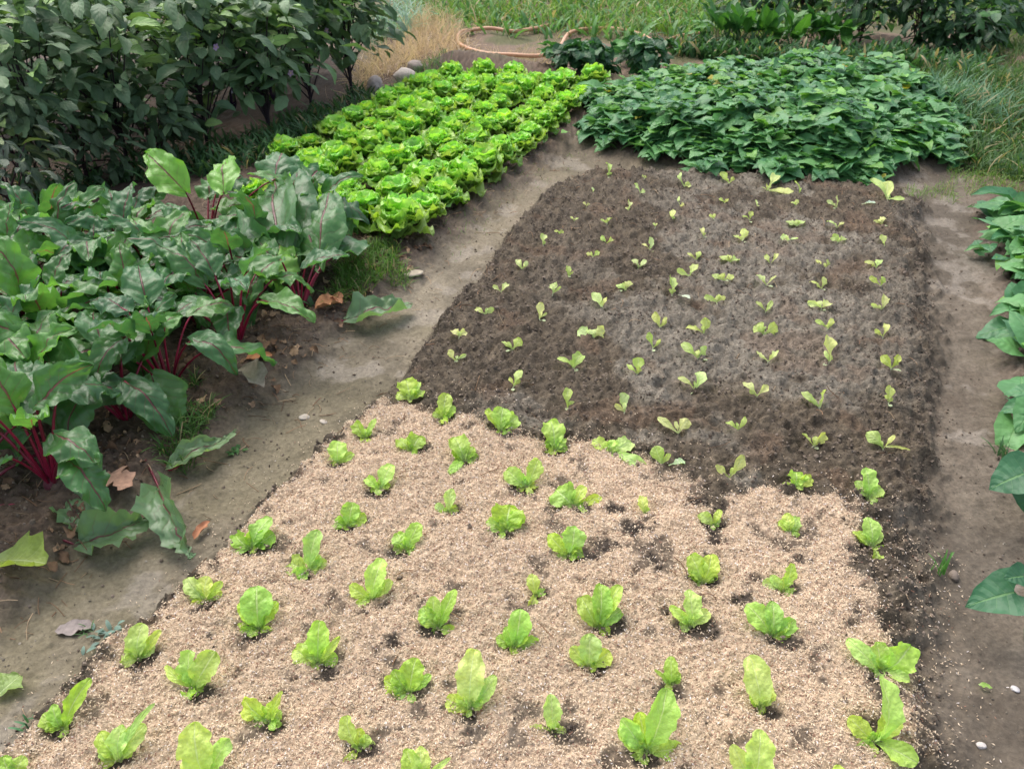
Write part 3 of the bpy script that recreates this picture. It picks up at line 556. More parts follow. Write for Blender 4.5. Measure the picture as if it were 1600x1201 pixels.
gn = grid_name([at(q[0], q[1]) for q in SEED])
for k, (px, py, pat, f_) in enumerate(SEED):
    x, y = at(px, py); zb_ = gz(x, y) - 0.002; sc = depth(x, y) / FPX; phi = math.atan2(CAM_H, y)
    ref = 1 if pat in 'KM' else (409 / (1 / sc))  # keep the world size even
    t = thing('lettuce_seedling', (x, y, zb_)); ci, ii = gn[k]
    look = {'V': 'paired leaves', 'R': 'taller right leaf', 'L': 'taller left leaf', 'I': 'one upright leaf', 'W': 'broad flat leaves', 'T': 'thin upright leaf', 'K': 'long leaning leaf', 'M': 'large round leaf'}[pat[0]]
    tag(t, f'bare-soil seedling with {look}, {ORD[ii]} from camera in {"rightmost line" if ci == 0 else ORD[ci] + " line from right"}', 'seedling', 'lettuce seedlings planted in the bare soil')
    lv = SP[pat[0]]; F0 = 0.00245 * f_ * 1.12 if pat[0] not in 'KM' else sc
    lv = [(a * g.uniform(.7, 1.2) + g.normal(0, 2.2), b * g.uniform(.7, 1.25), c * g.uniform(.7, 1.2)) for a, b, c in lv]
    base = lerp(cl(0.52, 0.66, 0.14), cl(0.70, 0.80, 0.34), g.rand()); pts = []
    lv.append((g.normal(0, 5), g.uniform(6, 12), g.uniform(4, 6))); ht = g.uniform(.006, .016); ln = g.normal(0, .004, 2)
    for dx, dy, wd in lv:
        B = px_leaf((ln[0], ln[1], ht), dx, dy, F0, phi)
        Vv, Ff, Uu = blade((ln[0] * .8, ln[1] * .8, ht * .8), B, wd * F0 * 1.05, g.choice(['seedling', 'lettuce', 'seedling']), 10, 7, g.uniform(-0.1, 0.22), (g.normal(0, .3), -0.62, 0.78), g.uniform(-.2, .6), 0.10, 1.8, 0.06, 3, twist=g.normal(0, .5), sag=g.uniform(0, .35), rng=g, crump=.12)
        obj('leaf', mesh('leaf', Vv, Ff, M_young, base * g.uniform(0.85, 1.1) * cl(g.uniform(.9, 1.15), 1, 1), Uu), t)
    if 'c' in pat:
        for q in range(2 if 'd' in pat else 1):
            an = g.uniform(-2.8, -0.3) if q else g.choice([-0.4, -2.6, -1.5]); L = g.uniform(0.018, 0.032) * max(f_, .8)
            Vv, Ff, Uu = blade((0, 0, 0.003), (math.cos(an) * L, math.sin(an) * L, 0.006), 0.016, 'seedling', 6, 5, 0.1, (0, 0, 1), 0.1, 0.02, 1, 0.02, 3, rng=g)
            obj('seed_leaf', mesh('seed_leaf', Vv, Ff, M_young, cl(0.62, 0.72, 0.42), Uu), t)
    Vv, Ff = tube([(0, 0, -0.004), (ln[0] * .3, ln[1] * .3, ht * .5), (ln[0], ln[1], ht)], [0.0018, 0.0020, 0.0014], 5)
    obj('stem', mesh('stem', Vv, Ff, M_stem, cl(0.6, 0.62, 0.40)), t)

# ------------------------------------------------------------------ full grown lettuces
def lettuce_head(seed):
    q = np.random.RandomState(seed); a = Acc(); n = 34
    base = cl(0.30, 0.52, 0.085)
    for j in range(n):
        f_ = j / n; az = j * 2.3999 + q.normal(0, 0.2); el = R(lerp(22, 86, f_ ** 0.75) + q.normal(0, 7)); L = lerp(0.145, 0.135, f_) * q.uniform(0.85, 1.15)
        o = np.array([math.cos(az), math.sin(az), 0]); A = o * 0.012 + (0, 0, 0.01 + 0.04 * f_)
        B = A + L * (o * math.cos(el) + np.array([0, 0, math.sin(el)])); upv = -o * math.sin(el) + np.array([0, 0, math.cos(el)])
        Vv, Ff, Uu = blade(A, B, L * q.uniform(0.85, 1.1), 'lettuce', 14, 13, q.uniform(0.02, 0.12), upv, 0.40, q.uniform(0.10, 0.15), q.uniform(3.0, 5.0), 0.09, 6.5, sag=q.uniform(0.1, 0.4), rng=q, crump=0.10, cf=5)
        c = base * lerp(0.70, 1.40, f_) * cl(q.uniform(0.8, 1.2), q.uniform(0.92, 1.08), q.uniform(0.7, 1.4)); a.add(Vv, Ff, c, Uu)
    return a
heads = []
for sdx in range(6):
    a = lettuce_head(40 + sdx); heads.append(mesh('lettuce_leaves', np.concatenate(a.V), [np.concatenate(f) for f in a.F.values()], M_head, np.concatenate(a.c), np.concatenate(a.u)))
hrank = {}; g = np.random.RandomState(31); ncol, nrow = 6, 15
for ci in range(ncol):
    for ri in range(nrow):
        v_ = -1.96 - ci * 0.245 + g.normal(0, 0.02); u_ = 3.25 + ri * 0.25 + (ci % 2) * 0.10 + g.normal(0, 0.02) + (0.03 * ci)
        if u_ > 6.58 - 0.02 * ci or (ci == 5 and ri < 2): continue
        x, y = uv2xy(u_, v_); px_ok = inview(x, y, 0.1, 40)
        if not px_ok: continue
        t = obj('lettuce', heads[g.randint(6)]); t.location = (x, y, gz(x, y) - 0.005); s_ = g.uniform(0.74, 1.04); t.scale = (s_, s_, s_ * g.uniform(0.85, 1.1)); t.rotation_euler = (g.normal(0, .08), g.normal(0, .08), g.rand() * 6.28)
        hk = hrank.get(ci, 0); hrank[ci] = hk + 1; rowt = ORD[hk] + ' from near end'
        tag(t, f'frilly bright green lettuce, {rowt}, {ORD[ci]} row from path', 'lettuce', 'full grown lettuces in the left bed')

# ------------------------------------------------------------------ beets
def beet_leaf(t, org, J, T, W, thick, g, up=None, kind='beet', tone=None, ctrl=None, lying=False):
    J = np.array(J, float); T = np.array(T, float); d = T - J; hd = d * (1, 1, 0); hn = np.linalg.norm(hd) + 1e-6
    if up is None: up = np.array([0, 0, 1.0]) - 0.35 * hd / hn
    Vv, Ff, Uu = blade(J, T, W, 'beet', 24, 17, g.uniform(0.05, 0.18), up, g.uniform(-0.35, 0.35) if not lying else g.uniform(.5, .9), g.uniform(0.05, 0.12), g.uniform(1.6, 3.6), 0.035 if not lying else .16, 6.0, back=0.15, twist=g.normal(0, 0.45), sag=g.uniform(0, 0.4), rng=g, crump=g.uniform(0.09, 0.15) if not lying else 0.26, cf=4.5)
    if tone is None: tone = g.rand()
    c = (lerp(cl(0.055, 0.150, 0.055), cl(0.125, 0.290, 0.060), tone ** 1.6) if tone < 1 else cl(0.17, 0.38, 0.05)) * g.uniform(0.85, 1.15)  # full tone: backlit brightness of upright leaves put into their green
    if lying: c = lerp(cl(.10, .20, .10), cl(.19, .30, .13), tone)
    if lying: Vv[:, 2] = np.maximum(Vv[:, 2], 0.004 + 0.02 * g.rand(len(Vv)) * 0.2 - 0.0)
    lf = obj('leaf', mesh('leaf', Vv, Ff, M_beet, c, Uu), t)
    if ctrl is None: ctrl = org + (J - org) * 0.5 + np.array([0, 0, 0.25 * np.linalg.norm(J - org)])
    p = bez(org, ctrl, J, 7); q = J + d * 0.18; p = np.vstack([p, [q + (0, 0, -0.001)]]); rr = np.linspace(thick, thick * 0.55, len(p)); rr[-1] *= 0.5
    Vs, Fs = tube(p, rr, 6); obj('leaf_stalk', mesh('leaf_stalk', Vs, Fs, M_beetstalk, cl(0.22, 0.010, 0.038) * g.uniform(0.6, 1.5)), lf)
    return lf
g = np.random.RandomState(51)
beets = []
for ci in range(6):
    for ri in range(12):
        v_ = -2.05 - ci * 0.27 + g.normal(0, 0.03); u_ = 0.95 + ri * 0.27 + (ci % 2) * 0.12 + g.normal(0, 0.03)
        if u_ > [2.80, 3.02, 3.0, 2.9, 2.75, 2.55][ci]: continue
        x, y = uv2xy(u_, v_)
        if min(math.hypot(x - at(a_, b_, -.03)[0], y - at(a_, b_, -.03)[1]) for a_, b_ in ((470, 492), (200, 665), (-60, 800), (330, 400))) < 0.20: continue
        if inview(x, y, 0.3, 170): beets.append((x, y, ci, ri))
seen = {}
for (x, y, ci, ri) in beets:
    ri = seen.get(ci, 0); seen[ci] = ri + 1
    z0 = gz(x, y); t = thing('beet_plant', (x, y, z0)); outer = ci == 0
    rt_ = ORD[ri]
    tag(t, f'beet plant with dark red stalks, {rt_} from near end, {ORD[ci]} row from path', 'beet', 'beet plants in the left bed')
    n = g.randint(11, 14)
    for j in range(n):
        az = j * 2.4 + g.normal(0, 0.3); f_ = j / n; el = R(lerp(46 if ci < 2 else 38, 80, f_) + g.normal(0, 6)); lp = g.uniform(0.19, 0.28) * (1.2 if ci == 0 else 1)
        o = np.array([math.cos(az), math.sin(az), 0]); J = o * lp * math.cos(el) + (0, 0, lp * math.sin(el)); e2 = R(lerp(-24, 55, f_ ** 1.2) + g.normal(0, 20)); L = g.uniform(0.15, 0.24)
        T = J + L * (o * math.cos(e2) + np.array([0, 0, math.sin(e2)])); T[2] = max(T[2], 0.02)
        beet_leaf(t, np.array([o[0] * .01, o[1] * .01, 0.0]), J, T, L * g.uniform(0.62, 0.80), g.uniform(0.0045, 0.0065), g)
    Vr, Fr = tube([(0, 0, -0.03), (0, 0, 0.0), (0, 0, 0.015), (0, 0, 0.028)], [0.022, 0.028, 0.022, 0.008], 10)
    obj('root', mesh('root', Vr, Fr, M_stem, cl(0.10, 0.02, 0.03)), t)
# drooping and wilted leaves that lie on the path: from crown pixel, stalk end, tip, width
def world(px, py, dz=0.0, zr=-0.06):
    x, y = at(px, py, zr + dz); return np.array([x, y, zr + dz])
SP_BEET = [('beet plant with a red stalk trailing to a crumpled leaf on the path edge', (470, 492), [((545, 505), (645, 480), .015, .02, 60, .4), ((455, 430), (400, 375), .16, .30, 75, .9), ((500, 420), (470, 300), .20, .33, 70, .8), ((420, 430), (350, 330), .18, .30, 80, .4), ((400, 470), (330, 500), .14, .06, 80, .3), ((440, 400), (430, 255), .24, .40, 95, .5), ((520, 400), (560, 360), .22, .20, 90, .3), ((400, 410), (290, 390), .22, .20, 90, .3), ((455, 385), (465, 250), .26, .46, 88, .35), ((500, 400), (520, 300), .24, .36, 80, .5), ((430, 440), (440, 370), .18, .30, 75, 1.)]),
 ('beet plant at the lower left with two wilted leaves drooping onto the path', (200, 665), [((265, 735), (375, 682), .02, .015, 38, .9), ((250, 765), (300, 880), .03, .015, 62, .35), ((150, 600), (60, 560), .25, .18, 100, .3), ((190, 560), (240, 480), .28, .30, 90, .5), ((240, 590), (270, 680), .20, .05, 95, .75)]),
 ('beet plant at the left frame edge with long stalks lying towards the path', (-60, 800), [((130, 855), (235, 820), .02, .02, 72, .5), ((110, 788), (150, 850), .03, .02, 60, .4), ((60, 640), (110, 560), .30, .32, 120, .3), ((0, 650), (20, 720), .28, .12, 110, .3), ((90, 700), (150, 745), .10, .05, 60, .3)]),
 ('beet plant with upright bright leaves at the back of the beet patch', (330, 400), [((290, 300), (225, 235), .36, .50, 62, 1.), ((350, 300), (352, 232), .38, .50, 55, 1.), ((430, 280), (450, 230), .36, .42, 75, .2), ((470, 290), (510, 270), .34, .33, 70, .1)])]
for lab, (bx, by), lvs in SP_BEET:
    o = world(bx, by, 0.0, -0.03); t = thing('beet_plant', tuple(o)); tag(t, lab, 'beet', 'beet plants in the left bed')
    for (jp, tp, jz, tz, wpx, tone) in lvs:
        J = world(*jp, dz=jz) - o; T = world(*tp, dz=tz) - o; low = jz < 0.05
        sc = depth(*(J + o)) / FPX; ct = (J * 0.5 + (0, 0, 0.03)) if low else None
        beet_leaf(t, np.zeros(3), J, T, wpx * sc, 0.006, g, up=(0.0, -0.3, 1) if low else (0, -0.7, 0.7), tone=tone, ctrl=ct, lying=low)
    for j in range(6 if bx < 250 else 4):
        az = j * 2.4 + g.normal(0, 0.3) + 1.2; el = R(g.uniform(52, 80)); lp = g.uniform(.22, .32); o_ = np.array([math.cos(az), math.sin(az), 0]); J = lp * (o_ * math.cos(el) + np.array([0, 0, math.sin(el)])); e2 = R(g.uniform(-25, 40)); T = J + g.uniform(.16, .24) * (o_ * math.cos(e2) + np.array([0, 0, math.sin(e2)]))
        beet_leaf(t, np.zeros(3), J, T, g.uniform(.12, .17), .0055, g)
    Vr, Fr = tube([(0, 0, -0.03), (0, 0, 0.0), (0, 0, 0.02)], [0.022, 0.028, 0.012], 10); obj('root', mesh('root', Vr, Fr, M_stem, cl(0.10, 0.02, 0.03)), t)

# ------------------------------------------------------------------ sweet potato vines
def leaf_templates(kind, n, seed, **k):
    out = []
    for i in range(n):
        q = np.random.RandomState(seed + i); out.append(blade((0, 0, 0), (1, 0, q.uniform(-0.15, 0.1)), k.get('W', 0.95) * q.uniform(0.9, 1.1), kind, 9, 7, q.uniform(0.03, 0.10), (0, 0, 1), k.get('cup', 0.25) * q.uniform(-0.5, 1.2), k.get('ruf', 0.03), 1.5, k.get('lobe', 0.04), 3, back=k.get('back', 0.0), sag=q.uniform(0, 0.2), rng=q))
    return out
def leaf_mass(name, mat, tmpl, pos, az, pitch, roll, size, cols, acc=None):
    a = acc or Acc()
    ca, sa, cb, sb_, cc_, sc_ = np.cos(az), np.sin(az), np.cos(pitch), np.sin(pitch), np.cos(roll), np.sin(roll)
    m = len(pos); Rz = np.zeros((m, 3, 3)); Rz[:, 0, 0] = ca; Rz[:, 0, 1] = -sa; Rz[:, 1, 0] = sa; Rz[:, 1, 1] = ca; Rz[:, 2, 2] = 1
    Ry = np.zeros((m, 3, 3)); Ry[:, 0, 0] = cb; Ry[:, 0, 2] = -sb_; Ry[:, 2, 0] = sb_; Ry[:, 2, 2] = cb; Ry[:, 1, 1] = 1
    Rx = np.zeros((m, 3, 3)); Rx[:, 1, 1] = cc_; Rx[:, 1, 2] = -sc_; Rx[:, 2, 1] = sc_; Rx[:, 2, 2] = cc_; Rx[:, 0, 0] = 1
    Rt = Rz @ Ry @ Rx; which = np.arange(m) % len(tmpl)
    for q, (TV, TF, TU) in enumerate(tmpl):
        s = which == q
        if not s.any(): continue
        VV = np.einsum('mij,mkj->mki', Rt[s], TV[None] * size[s][:, None, None]) + pos[s][:, None]
        FF = (TF[None] + (np.arange(s.sum()) * len(TV))[:, None, None]).reshape(-1, 4)
        a.add(VV.reshape(-1, 3), FF, np.repeat(cols[s], len(TV), 0), np.tile(TU, (s.sum(), 1)))
    return a
HT = leaf_templates('heart', 9, 70, W=1.02, back=0.30, cup=0.30, ruf=.05)
def vines(name, poly, n, hmax, size, label, g, cat='vine plant', drop=0.12):
    P_ = np.array(poly); x0, y0 = P_.min(0) - 0.2; x1, y1 = P_.max(0) + 0.2
    x, y = scatter_xy(n, x0, x1, y0, y1, g); s = sdist(x, y, poly) + (fbm(x, y, 5, 3, 4) - 0.5) * 0.46
    k = s > -0.02; x, y, s = x[k], y[k], s[k]; m = len(x)
    top = hmax * (0.22 + 0.78 * sstep(0, 0.5, s)) * (0.25 + 1.4 * fbm(x, y, 5.5, 3, 8)); lay = g.rand(m) ** 0.7
    zg = height(x, y); z = zg + 0.03 + top * lay
    # near the rim leaves tilt outwards and down
    e = 0.02; gxx = (sdist(x + e, y, poly) - sdist(x - e, y, poly)); gyy = (sdist(x, y + e, poly) - sdist(x, y - e, poly)); outw = np.arctan2(-gyy, -gxx)
    rim = sstep(0.35, 0.0, s); az = np.where(g.rand(m) < 0.12 + 0.4 * rim, outw + g.normal(0, 0.9, m), g.rand(m) * 6.283)
    pitch = g.normal(-0.02, 0.20, m) - rim * g.uniform(-0.1, 0.2, m); roll = g.normal(0, 0.20, m)
    sz = size * g.choice([.5, .75, .9, 1.05, 1.25, 1.45], m) * g.uniform(.9, 1.1, m) * (1 - 0.35 * (lay > 0.93))
    young = (lay > 0.9) & (g.rand(m) < 0.5)
    c = lerp(cl(0.055, 0.180, 0.075), cl(0.150, 0.345, 0.115), g.rand(m)[:, None]); c = np.where(young[:, None], cl(0.15, 0.34, 0.06) * g.uniform(.8, 1.25, m)[:, None], c); c = np.where(g.rand(m)[:, None] < 0.006, cl(0.42, 0.36, 0.05), c)
    a = leaf_mass(name, M_sweet, HT, np.stack([x, y, z], 1), az, pitch, roll, sz, c)
    for q in range(0, m, 3):                                       # petioles and trailing stems
        o = np.array([x[q], y[q], z[q]]); b = o + np.array([-math.cos(az[q]) * 0.05 + g.normal(0, .03), -math.sin(az[q]) * 0.05 + g.normal(0, .03), 0]); b[2] = zg[q] + 0.01
        Vs, Fs = tube(bez(b, (b + o) / 2 + (0, 0, 0.03), o, 4), 0.0022, 3); a.add(Vs, Fs, cl(0.10, 0.20, 0.06))
    o = a.build(name, M_sweet); tag(o, label, cat, kind='stuff'); return o
g = np.random.RandomState(61)
vines('sweet_potato_vines', SWEET, 13500, 0.24, 0.100, 'dense mass of dark green heart shaped sweet potato leaves behind the seedling bed', g)
RP = [uv2xy(a, b - .02) for a, b in ((2.3, 0.98), (2.6, 0.90), (3.2, 0.86), (3.8, 0.84), (4.5, 0.86), (5.1, 0.98), (5.3, 1.5), (5.3, 2.4), (1.9, 2.4), (1.9, 1.15))]
vines('sweet_potato_vines', RP, 5200, 0.26, 0.125, 'dark green sweet potato leaves overhanging the path at the right edge of the picture', g)

# ------------------------------------------------------------------ aubergine bushes
ET = leaf_templates('ovate', 6, 90, W=0.52, cup=0.35, ruf=0.05, lobe=0.09)
def bush_part(g, hgt, rad, n, size, c0, c1, tm, z0=0.35, droop=0.5, young=0.1, flat=1.0):
    # leaf positions in uneven clumps round branch ends
    nb = max(5, n // 16); ce = []
    for _ in range(nb):
        a = g.rand() * 6.283; r = rad * g.rand() ** 0.5 * 0.85; ce.append((r * math.cos(a), r * math.sin(a), lerp(z0, 1, g.rand() ** 0.8) * hgt * (1 - 0.18 * (r / rad) ** 2)))
    ce = np.array(ce); w_ = g.randint(0, nb, n); p = ce[w_] + g.normal(0, 1, (n, 3)) * (0.10, 0.10, 0.075) * np.array([1, 1, flat]) * (hgt / 1.0) ** 0.5
    p[:, 2] = np.maximum(p[:, 2], z0 * hgt * 0.55)
    dl = p - ce[w_]; az = np.arctan2(dl[:, 1] + ce[w_][:, 1] * 0.2, dl[:, 0] + ce[w_][:, 0] * 0.2) + g.normal(0, 0.5, n)
    pitch = -np.abs(g.normal(droop, 0.35, n)); c = lerp(c0, c1, g.rand(n)[:, None]); yg = (g.rand(n) < young) & (p[:, 2] > hgt * 0.6); c = np.where(yg[:, None], c * cl(1.9, 1.9, 1.1), c); pitch = np.where(yg, pitch * 0.2 + 0.2, pitch)
    return ce, leaf_mass('f', None, tm, p, az, pitch, g.normal(0, 0.45, n), size * g.uniform(0.4, 1.25, n), c)
def bush(name, loc, hgt, rad, n, size, label, cat, group, g, c0, c1, stemc, mat, flowers=0, fruit=0, tm=ET, **kw):
    t = thing(name, loc); tag(t, label, cat, group); ce, a = bush_part(g, hgt, rad, n, size, c0, c1, tm, **kw)
    a.build('foliage', mat, t)
    s = Acc(); V_, F_ = tube([(0, 0, -0.03), (0.01, 0, hgt * .2), (0.0, 0.02, hgt * .45), (0.01, 0, hgt * 0.7)], [0.014, 0.012, 0.009, 0.004], 7); s.add(V_, F_, stemc)
    for c in ce[:: max(1, len(ce) // 16)]:
        b0 = np.array([0.005, 0, hgt * g.uniform(0.06, 0.4)]); V_, F_ = tube(bez(b0, (b0 + c) / 2 + (0, 0, 0.02), c, 6), np.linspace(0.007, 0.0025, 6), 5); s.add(V_, F_, stemc * g.uniform(.8, 1.3))
    s.build('stem', M_stem, t)
    for q in range(flowers):
        c = ce[g.randint(len(ce))]; f = Acc(); p0 = c + g.normal(0, 0.06, 3) + np.array([0, -0.06, -0.05])
        for i_ in range(5):
            an = i_ * 1.2566; V_, F_, U_ = blade((0, 0, 0), (math.cos(an) * .024, math.sin(an) * .024, 0.004), 0.02, 'ovate', 5, 3, .05, (0, 0, 1), .1, 0.0, 1, 0, 1, rng=g); f.add(V_, F_, cl(0.42, 0.28, 0.55), U_)
        V_, F_ = tube([(0, 0, 0), (0, 0, 0.01)], [0.004, 0.002], 5); f.add(V_, F_, cl(0.8, 0.6, 0.1))
        o = f.build('flower', M_petal, t); o.location = p0; o.rotation_euler = (R(60), g.normal(0, .4), g.normal(0, .5))
    for q in range(fruit):
        c = ce[g.randint(len(ce))] * (0.8, 0.8, 0.75); zz = np.linspace(0, -0.15, 9); rr = 0.02 * np.array([.3, .8, .95, 1, 1.05, 1.1, 1.0, .7, .05]); V_, F_ = tube(np.stack([0.01 * np.sin(zz * 12), zz * 0, zz], 1), rr, 9)
        o = obj('fruit', mesh('fruit', V_, F_, M_fruit, cl(0.018, 0.006, 0.022)), t); o.location = tuple(c)
    return t
g = np.random.RandomState(71)
EG = [((195, 238), 1.12, .36, 'beside the beet patch with several trunks showing'), ((75, 262), 1.1, .36, 'at the left frame edge'), ((322, 216), 1.12, .34, 'third from the left in the front row'), ((420, 204), 1.05, .32, 'with dark bare trunks beside the lettuces'), ((548, 138), 1.12, .30, 'at the right end nearest the straw pile'), ((485, 160), 1.1, .32, 'between the trunked bush and the row end'),
      ((20, 125), 1.25, .42, 'in the third row at the far left'), ((190, 110), 1.25, .42, 'in the third row, second from left'), ((320, 88), 1.25, .42, 'in the third row, second from right'), ((430, 70), 1.25, .42, 'in the third row at its right end'),
      ((110, 175), 1.2, .40, 'in the back row at the far left'), ((250, 160), 1.2, .40, 'in the back row behind the near trunks'), ((370, 135), 1.2, .38, 'in the back row behind the middle of the row'), ((470, 105), 1.2, .36, 'in the back row behind the right end'), ((-60, 200), 1.2, .40, 'in the back row cut by the left frame edge')]
for (p, h_, r_, lab) in EG:
    x, y = at(*p); bush('aubergine_bush', (x, y, gz(x, y)), h_ * g.uniform(.95, 1.05), r_ * 1.15, 400, 0.158, 'tall dull green aubergine bush ' + lab, 'bush', 'aubergine bushes at the upper left', g, cl(0.060, 0.120, 0.060), cl(0.150, 0.245, 0.115), cl(0.030, 0.020, 0.025), M_egg, flowers=g.randint(1, 4), fruit=g.randint(1, 3), z0=g.uniform(.24, .36), young=0.25, droop=.3)
for (p, h_, lab) in [((40, 285), .62, 'low aubergine bush at the left frame edge behind the beets'), ((130, 262), .55, 'low aubergine bush in front of the leftmost trunks'), ((235, 240), .40, 'small low aubergine shoot between the trunks and the beets')]:
    x, y = at(*p); bush('aubergine_bush', (x, y, gz(x, y)), h_, .28, 170, 0.11, lab, 'bush', 'aubergine bushes at the upper left', g, cl(0.045, 0.085, 0.045), cl(0.10, 0.16, 0.08), cl(0.05, 0.025, 0.03), M_egg, z0=0.15)
x, y = at(20, 335); bush('aubergine_bush', (x, y, gz(x, y)), 0.5, .26, 120, 0.11, 'low dusky aubergine bush left of the beet leaves', 'bush', 'aubergine bushes at the upper left', g, cl(0.05, 0.08, 0.05), cl(0.10, 0.13, 0.09), cl(0.05, 0.025, 0.03), M_egg, z0=0.3)

# dark broad-leaved bushes and chard beyond the vines
for (p, h_, r_, n, lab) in [((905, 108), .30, .30, 130, 'low dark green bush lying over the hose, the left of two'), ((1010, 98), .28, .30, 120, 'low dark green bush, the right of two by the hose')]:
    x, y = at(*p); bush('low_bush', (x, y, gz(x, y)), h_, r_, n * 2, 0.11, lab, 'bush', 'low bushes by the hose', g, cl(0.022, 0.085, 0.032), cl(0.045, 0.14, 0.045), cl(.05, .07, .03), M_sweet, tm=HT, z0=0.25, droop=.4, flat=.6)
for (p, h_, r_, n, lab) in [((1250, 34), .70, .42, 300, 'dark bush behind the middle chard plants'), ((1160, 30), .55, .36, 220, 'smaller dark bush behind the left chard plants'), ((1560, 60), .50, .40, 260, 'dark bush at the top right beyond the grass'), ((1345, 56), .80, .40, 320, 'dark leafy bush at the top edge behind the chard'), ((1430, 70), .75, .42, 400, 'big dark leafy bush right of the chard'), ((1500, 78), .50, .36, 260, 'dark leafy bush nearest the grass at the upper right')]:
    x, y = at(*p); bush('leafy_bush', (x, y, gz(x, y)), h_, r_, n, 0.15, lab, 'bush', 'dark bushes at the upper right', g, cl(0.018, 0.055, 0.022), cl(0.045, 0.12, 0.04), cl(.04, .02, .02), M_sweet, z0=0.15, droop=.4)
for k, px in enumerate((1125, 1160, 1200, 1240, 1280, 1315)):
    x, y = at(px, 64 + 3 * (k % 2)); t = thing('chard_plant', (x, y, gz(x, y))); tag(t, f'leafy chard plant with upright leaves, {ORD[k]} from the left in the row behind the vines', 'chard', 'chard plants at the top of the picture')
    n = 18
    for j in range(n):
        az = j * 2.4 + g.normal(0, .3); el = R(g.uniform(35, 80)); lp = g.uniform(.14, .24); o = np.array([math.cos(az), math.sin(az), 0]); J = lp * (o * math.cos(el) + np.array([0, 0, math.sin(el)])); e2 = R(g.uniform(-10, 75)); T = J + g.uniform(.22, .34) * (o * math.cos(e2) + np.array([0, 0, math.sin(e2)]))
        V_, F_, U_ = blade(J, T, g.uniform(.11, .16), 'beet', 9, 7, .1, np.array([0, 0, 1.0]) - .4 * o, .2, .08, 2, .05, 3, rng=g); lf = obj('leaf', mesh('leaf', V_, F_, M_sweet, lerp(cl(.03, .11, .035), cl(.09, .25, .035), g.rand()), U_), t)
        V_, F_ = tube(bez((0, 0, 0), J * .5 + (0, 0, .01), J, 4), [.006, .005, .004, .003], 5); obj('leaf_stalk', mesh('leaf_stalk', V_, F_, M_stem, cl(.20, .30, .12)), lf)
# blue-green leeks
for k, (px, py) in enumerate([(585, 62), (605, 48), (628, 52), (648, 40), (572, 44), (615, 30), (640, 22)]):
    x, y = at(px, py); t = thing('leek', (x, y, gz(x, y))); tag(t, f'pale blue-green leek clump behind the aubergines, {ORD[k]} counted from the near left', 'leek', 'leeks behind the aubergine bushes')
    a = Acc()
    for j in range(34):
        az = g.rand() * 6.283; L = g.uniform(.22, .40); el = R(g.uniform(35, 85)); o = np.array([math.cos(az), math.sin(az), 0]); b = g.normal(0, .06, 3) * (1, 1, 0)
        V_, F_, U_ = blade(b, b + L * (o * math.cos(el) + np.array([0, 0, math.sin(el)])), .018, 'strap', 7, 3, .12, np.array([0, 0, 1.]) - .4 * o, .5, 0, 1, 0, 1, sag=.3, rng=g); a.add(V_, F_, lerp(cl(.16, .30, .22), cl(.32, .46, .40), g.rand()), U_)
    a.build('leaves', M_grass, t)
    V_, F_ = tube([(0, 0, -.02), (0, 0, .08)], [.02, .016], 7); obj('stem', mesh('stem', V_, F_, M_stem, cl(.5, .55, .4)), t)

# ------------------------------------------------------------------ grass, straw
GT = []
for i in range(5):
    q = np.random.RandomState(200 + i); GT.append(blade((0, 0, 0), (q.uniform(.3, .7), 0, .8), 0.055, 'strap', 5, 3, q.uniform(.05, .15), (-.6, 0, .4), .3, 0, 1, 0, 1, sag=q.uniform(0, .3), rng=q))
def grass(name, pts, lo, hi, c0, c1, label, g, wide=1.0, cat='grass', mat=None, straw=0.08, lean=0.3):
    x, y = pts; m = len(x); z = height(x, y); s = g.uniform(lo, hi, m); c = lerp(c0, c1, g.rand(m)[:, None]); c = np.where(g.rand(m)[:, None] < straw, cl(.40, .32, .18), c)
    tm = [(v_ * (1, wide, 1), f_, u_) for v_, f_, u_ in GT]
    a = leaf_mass(name, None, tm, np.stack([x, y, z - .004], 1), g.rand(m) * 6.283, g.normal(0, lean, m), g.normal(0, lean, m), s, c)
    o = a.build(name, mat or M_grass); return tag(o, label, cat, kind='stuff')
def inpoly(n, poly, g, cl_=0.0, k=3, soft=0.1):
    P_ = np.array(poly); x, y = scatter_xy(n, P_[:, 0].min() - soft, P_[:, 0].max() + soft, P_[:, 1].min() - soft, P_[:, 1].max() + soft, g)
    s = sdist(x, y, poly) + (fbm(x, y, 4, 3, k) - .5) * soft * 3; q = (s > 0) & (fbm(x, y, 7, 3, k + 1) > cl_); return x[q], y[q]
g = np.random.RandomState(81)
grass('grass', inpoly(46000, P((700, 40), (900, 44), (1000, 50), (1160, 50), (1420, 30), (1700, 70), (1700, -60), (620, -60), (640, 5)), g, .42, 3, .35), .06, .36, cl(.07, .17, .03), cl(.20, .34, .06), 'tall green grass along the top of the picture', g)
grass('grass', inpoly(42000, P((1470, 120), (1700, 90), (1700, 330), (1600, 290), (1510, 235), (1500, 190)), g, .38, 5, .12), .06, .20, cl(.035, .085, .025), cl(.10, .19, .05), 'rough dark grass right of the sweet potato vines', g)
grass('grass', inpoly(9000, P((1455, 250), (1700, 220), (1700, 310), (1580, 300), (1420, 292)), g, .45, 6, .08), .03, .08, cl(.10, .20, .04), cl(.20, .32, .07), 'short yellowish grass at the corner of the vines', g)
grass('grass', inpoly(5200, P((510, 470), (520, 400), (590, 380), (650, 385), (620, 430), (560, 470)), g, .42, 7, .06), .03, .09, cl(.07, .17, .03), cl(.15, .28, .05), 'small grass tuft between the beets and the lettuces', g)
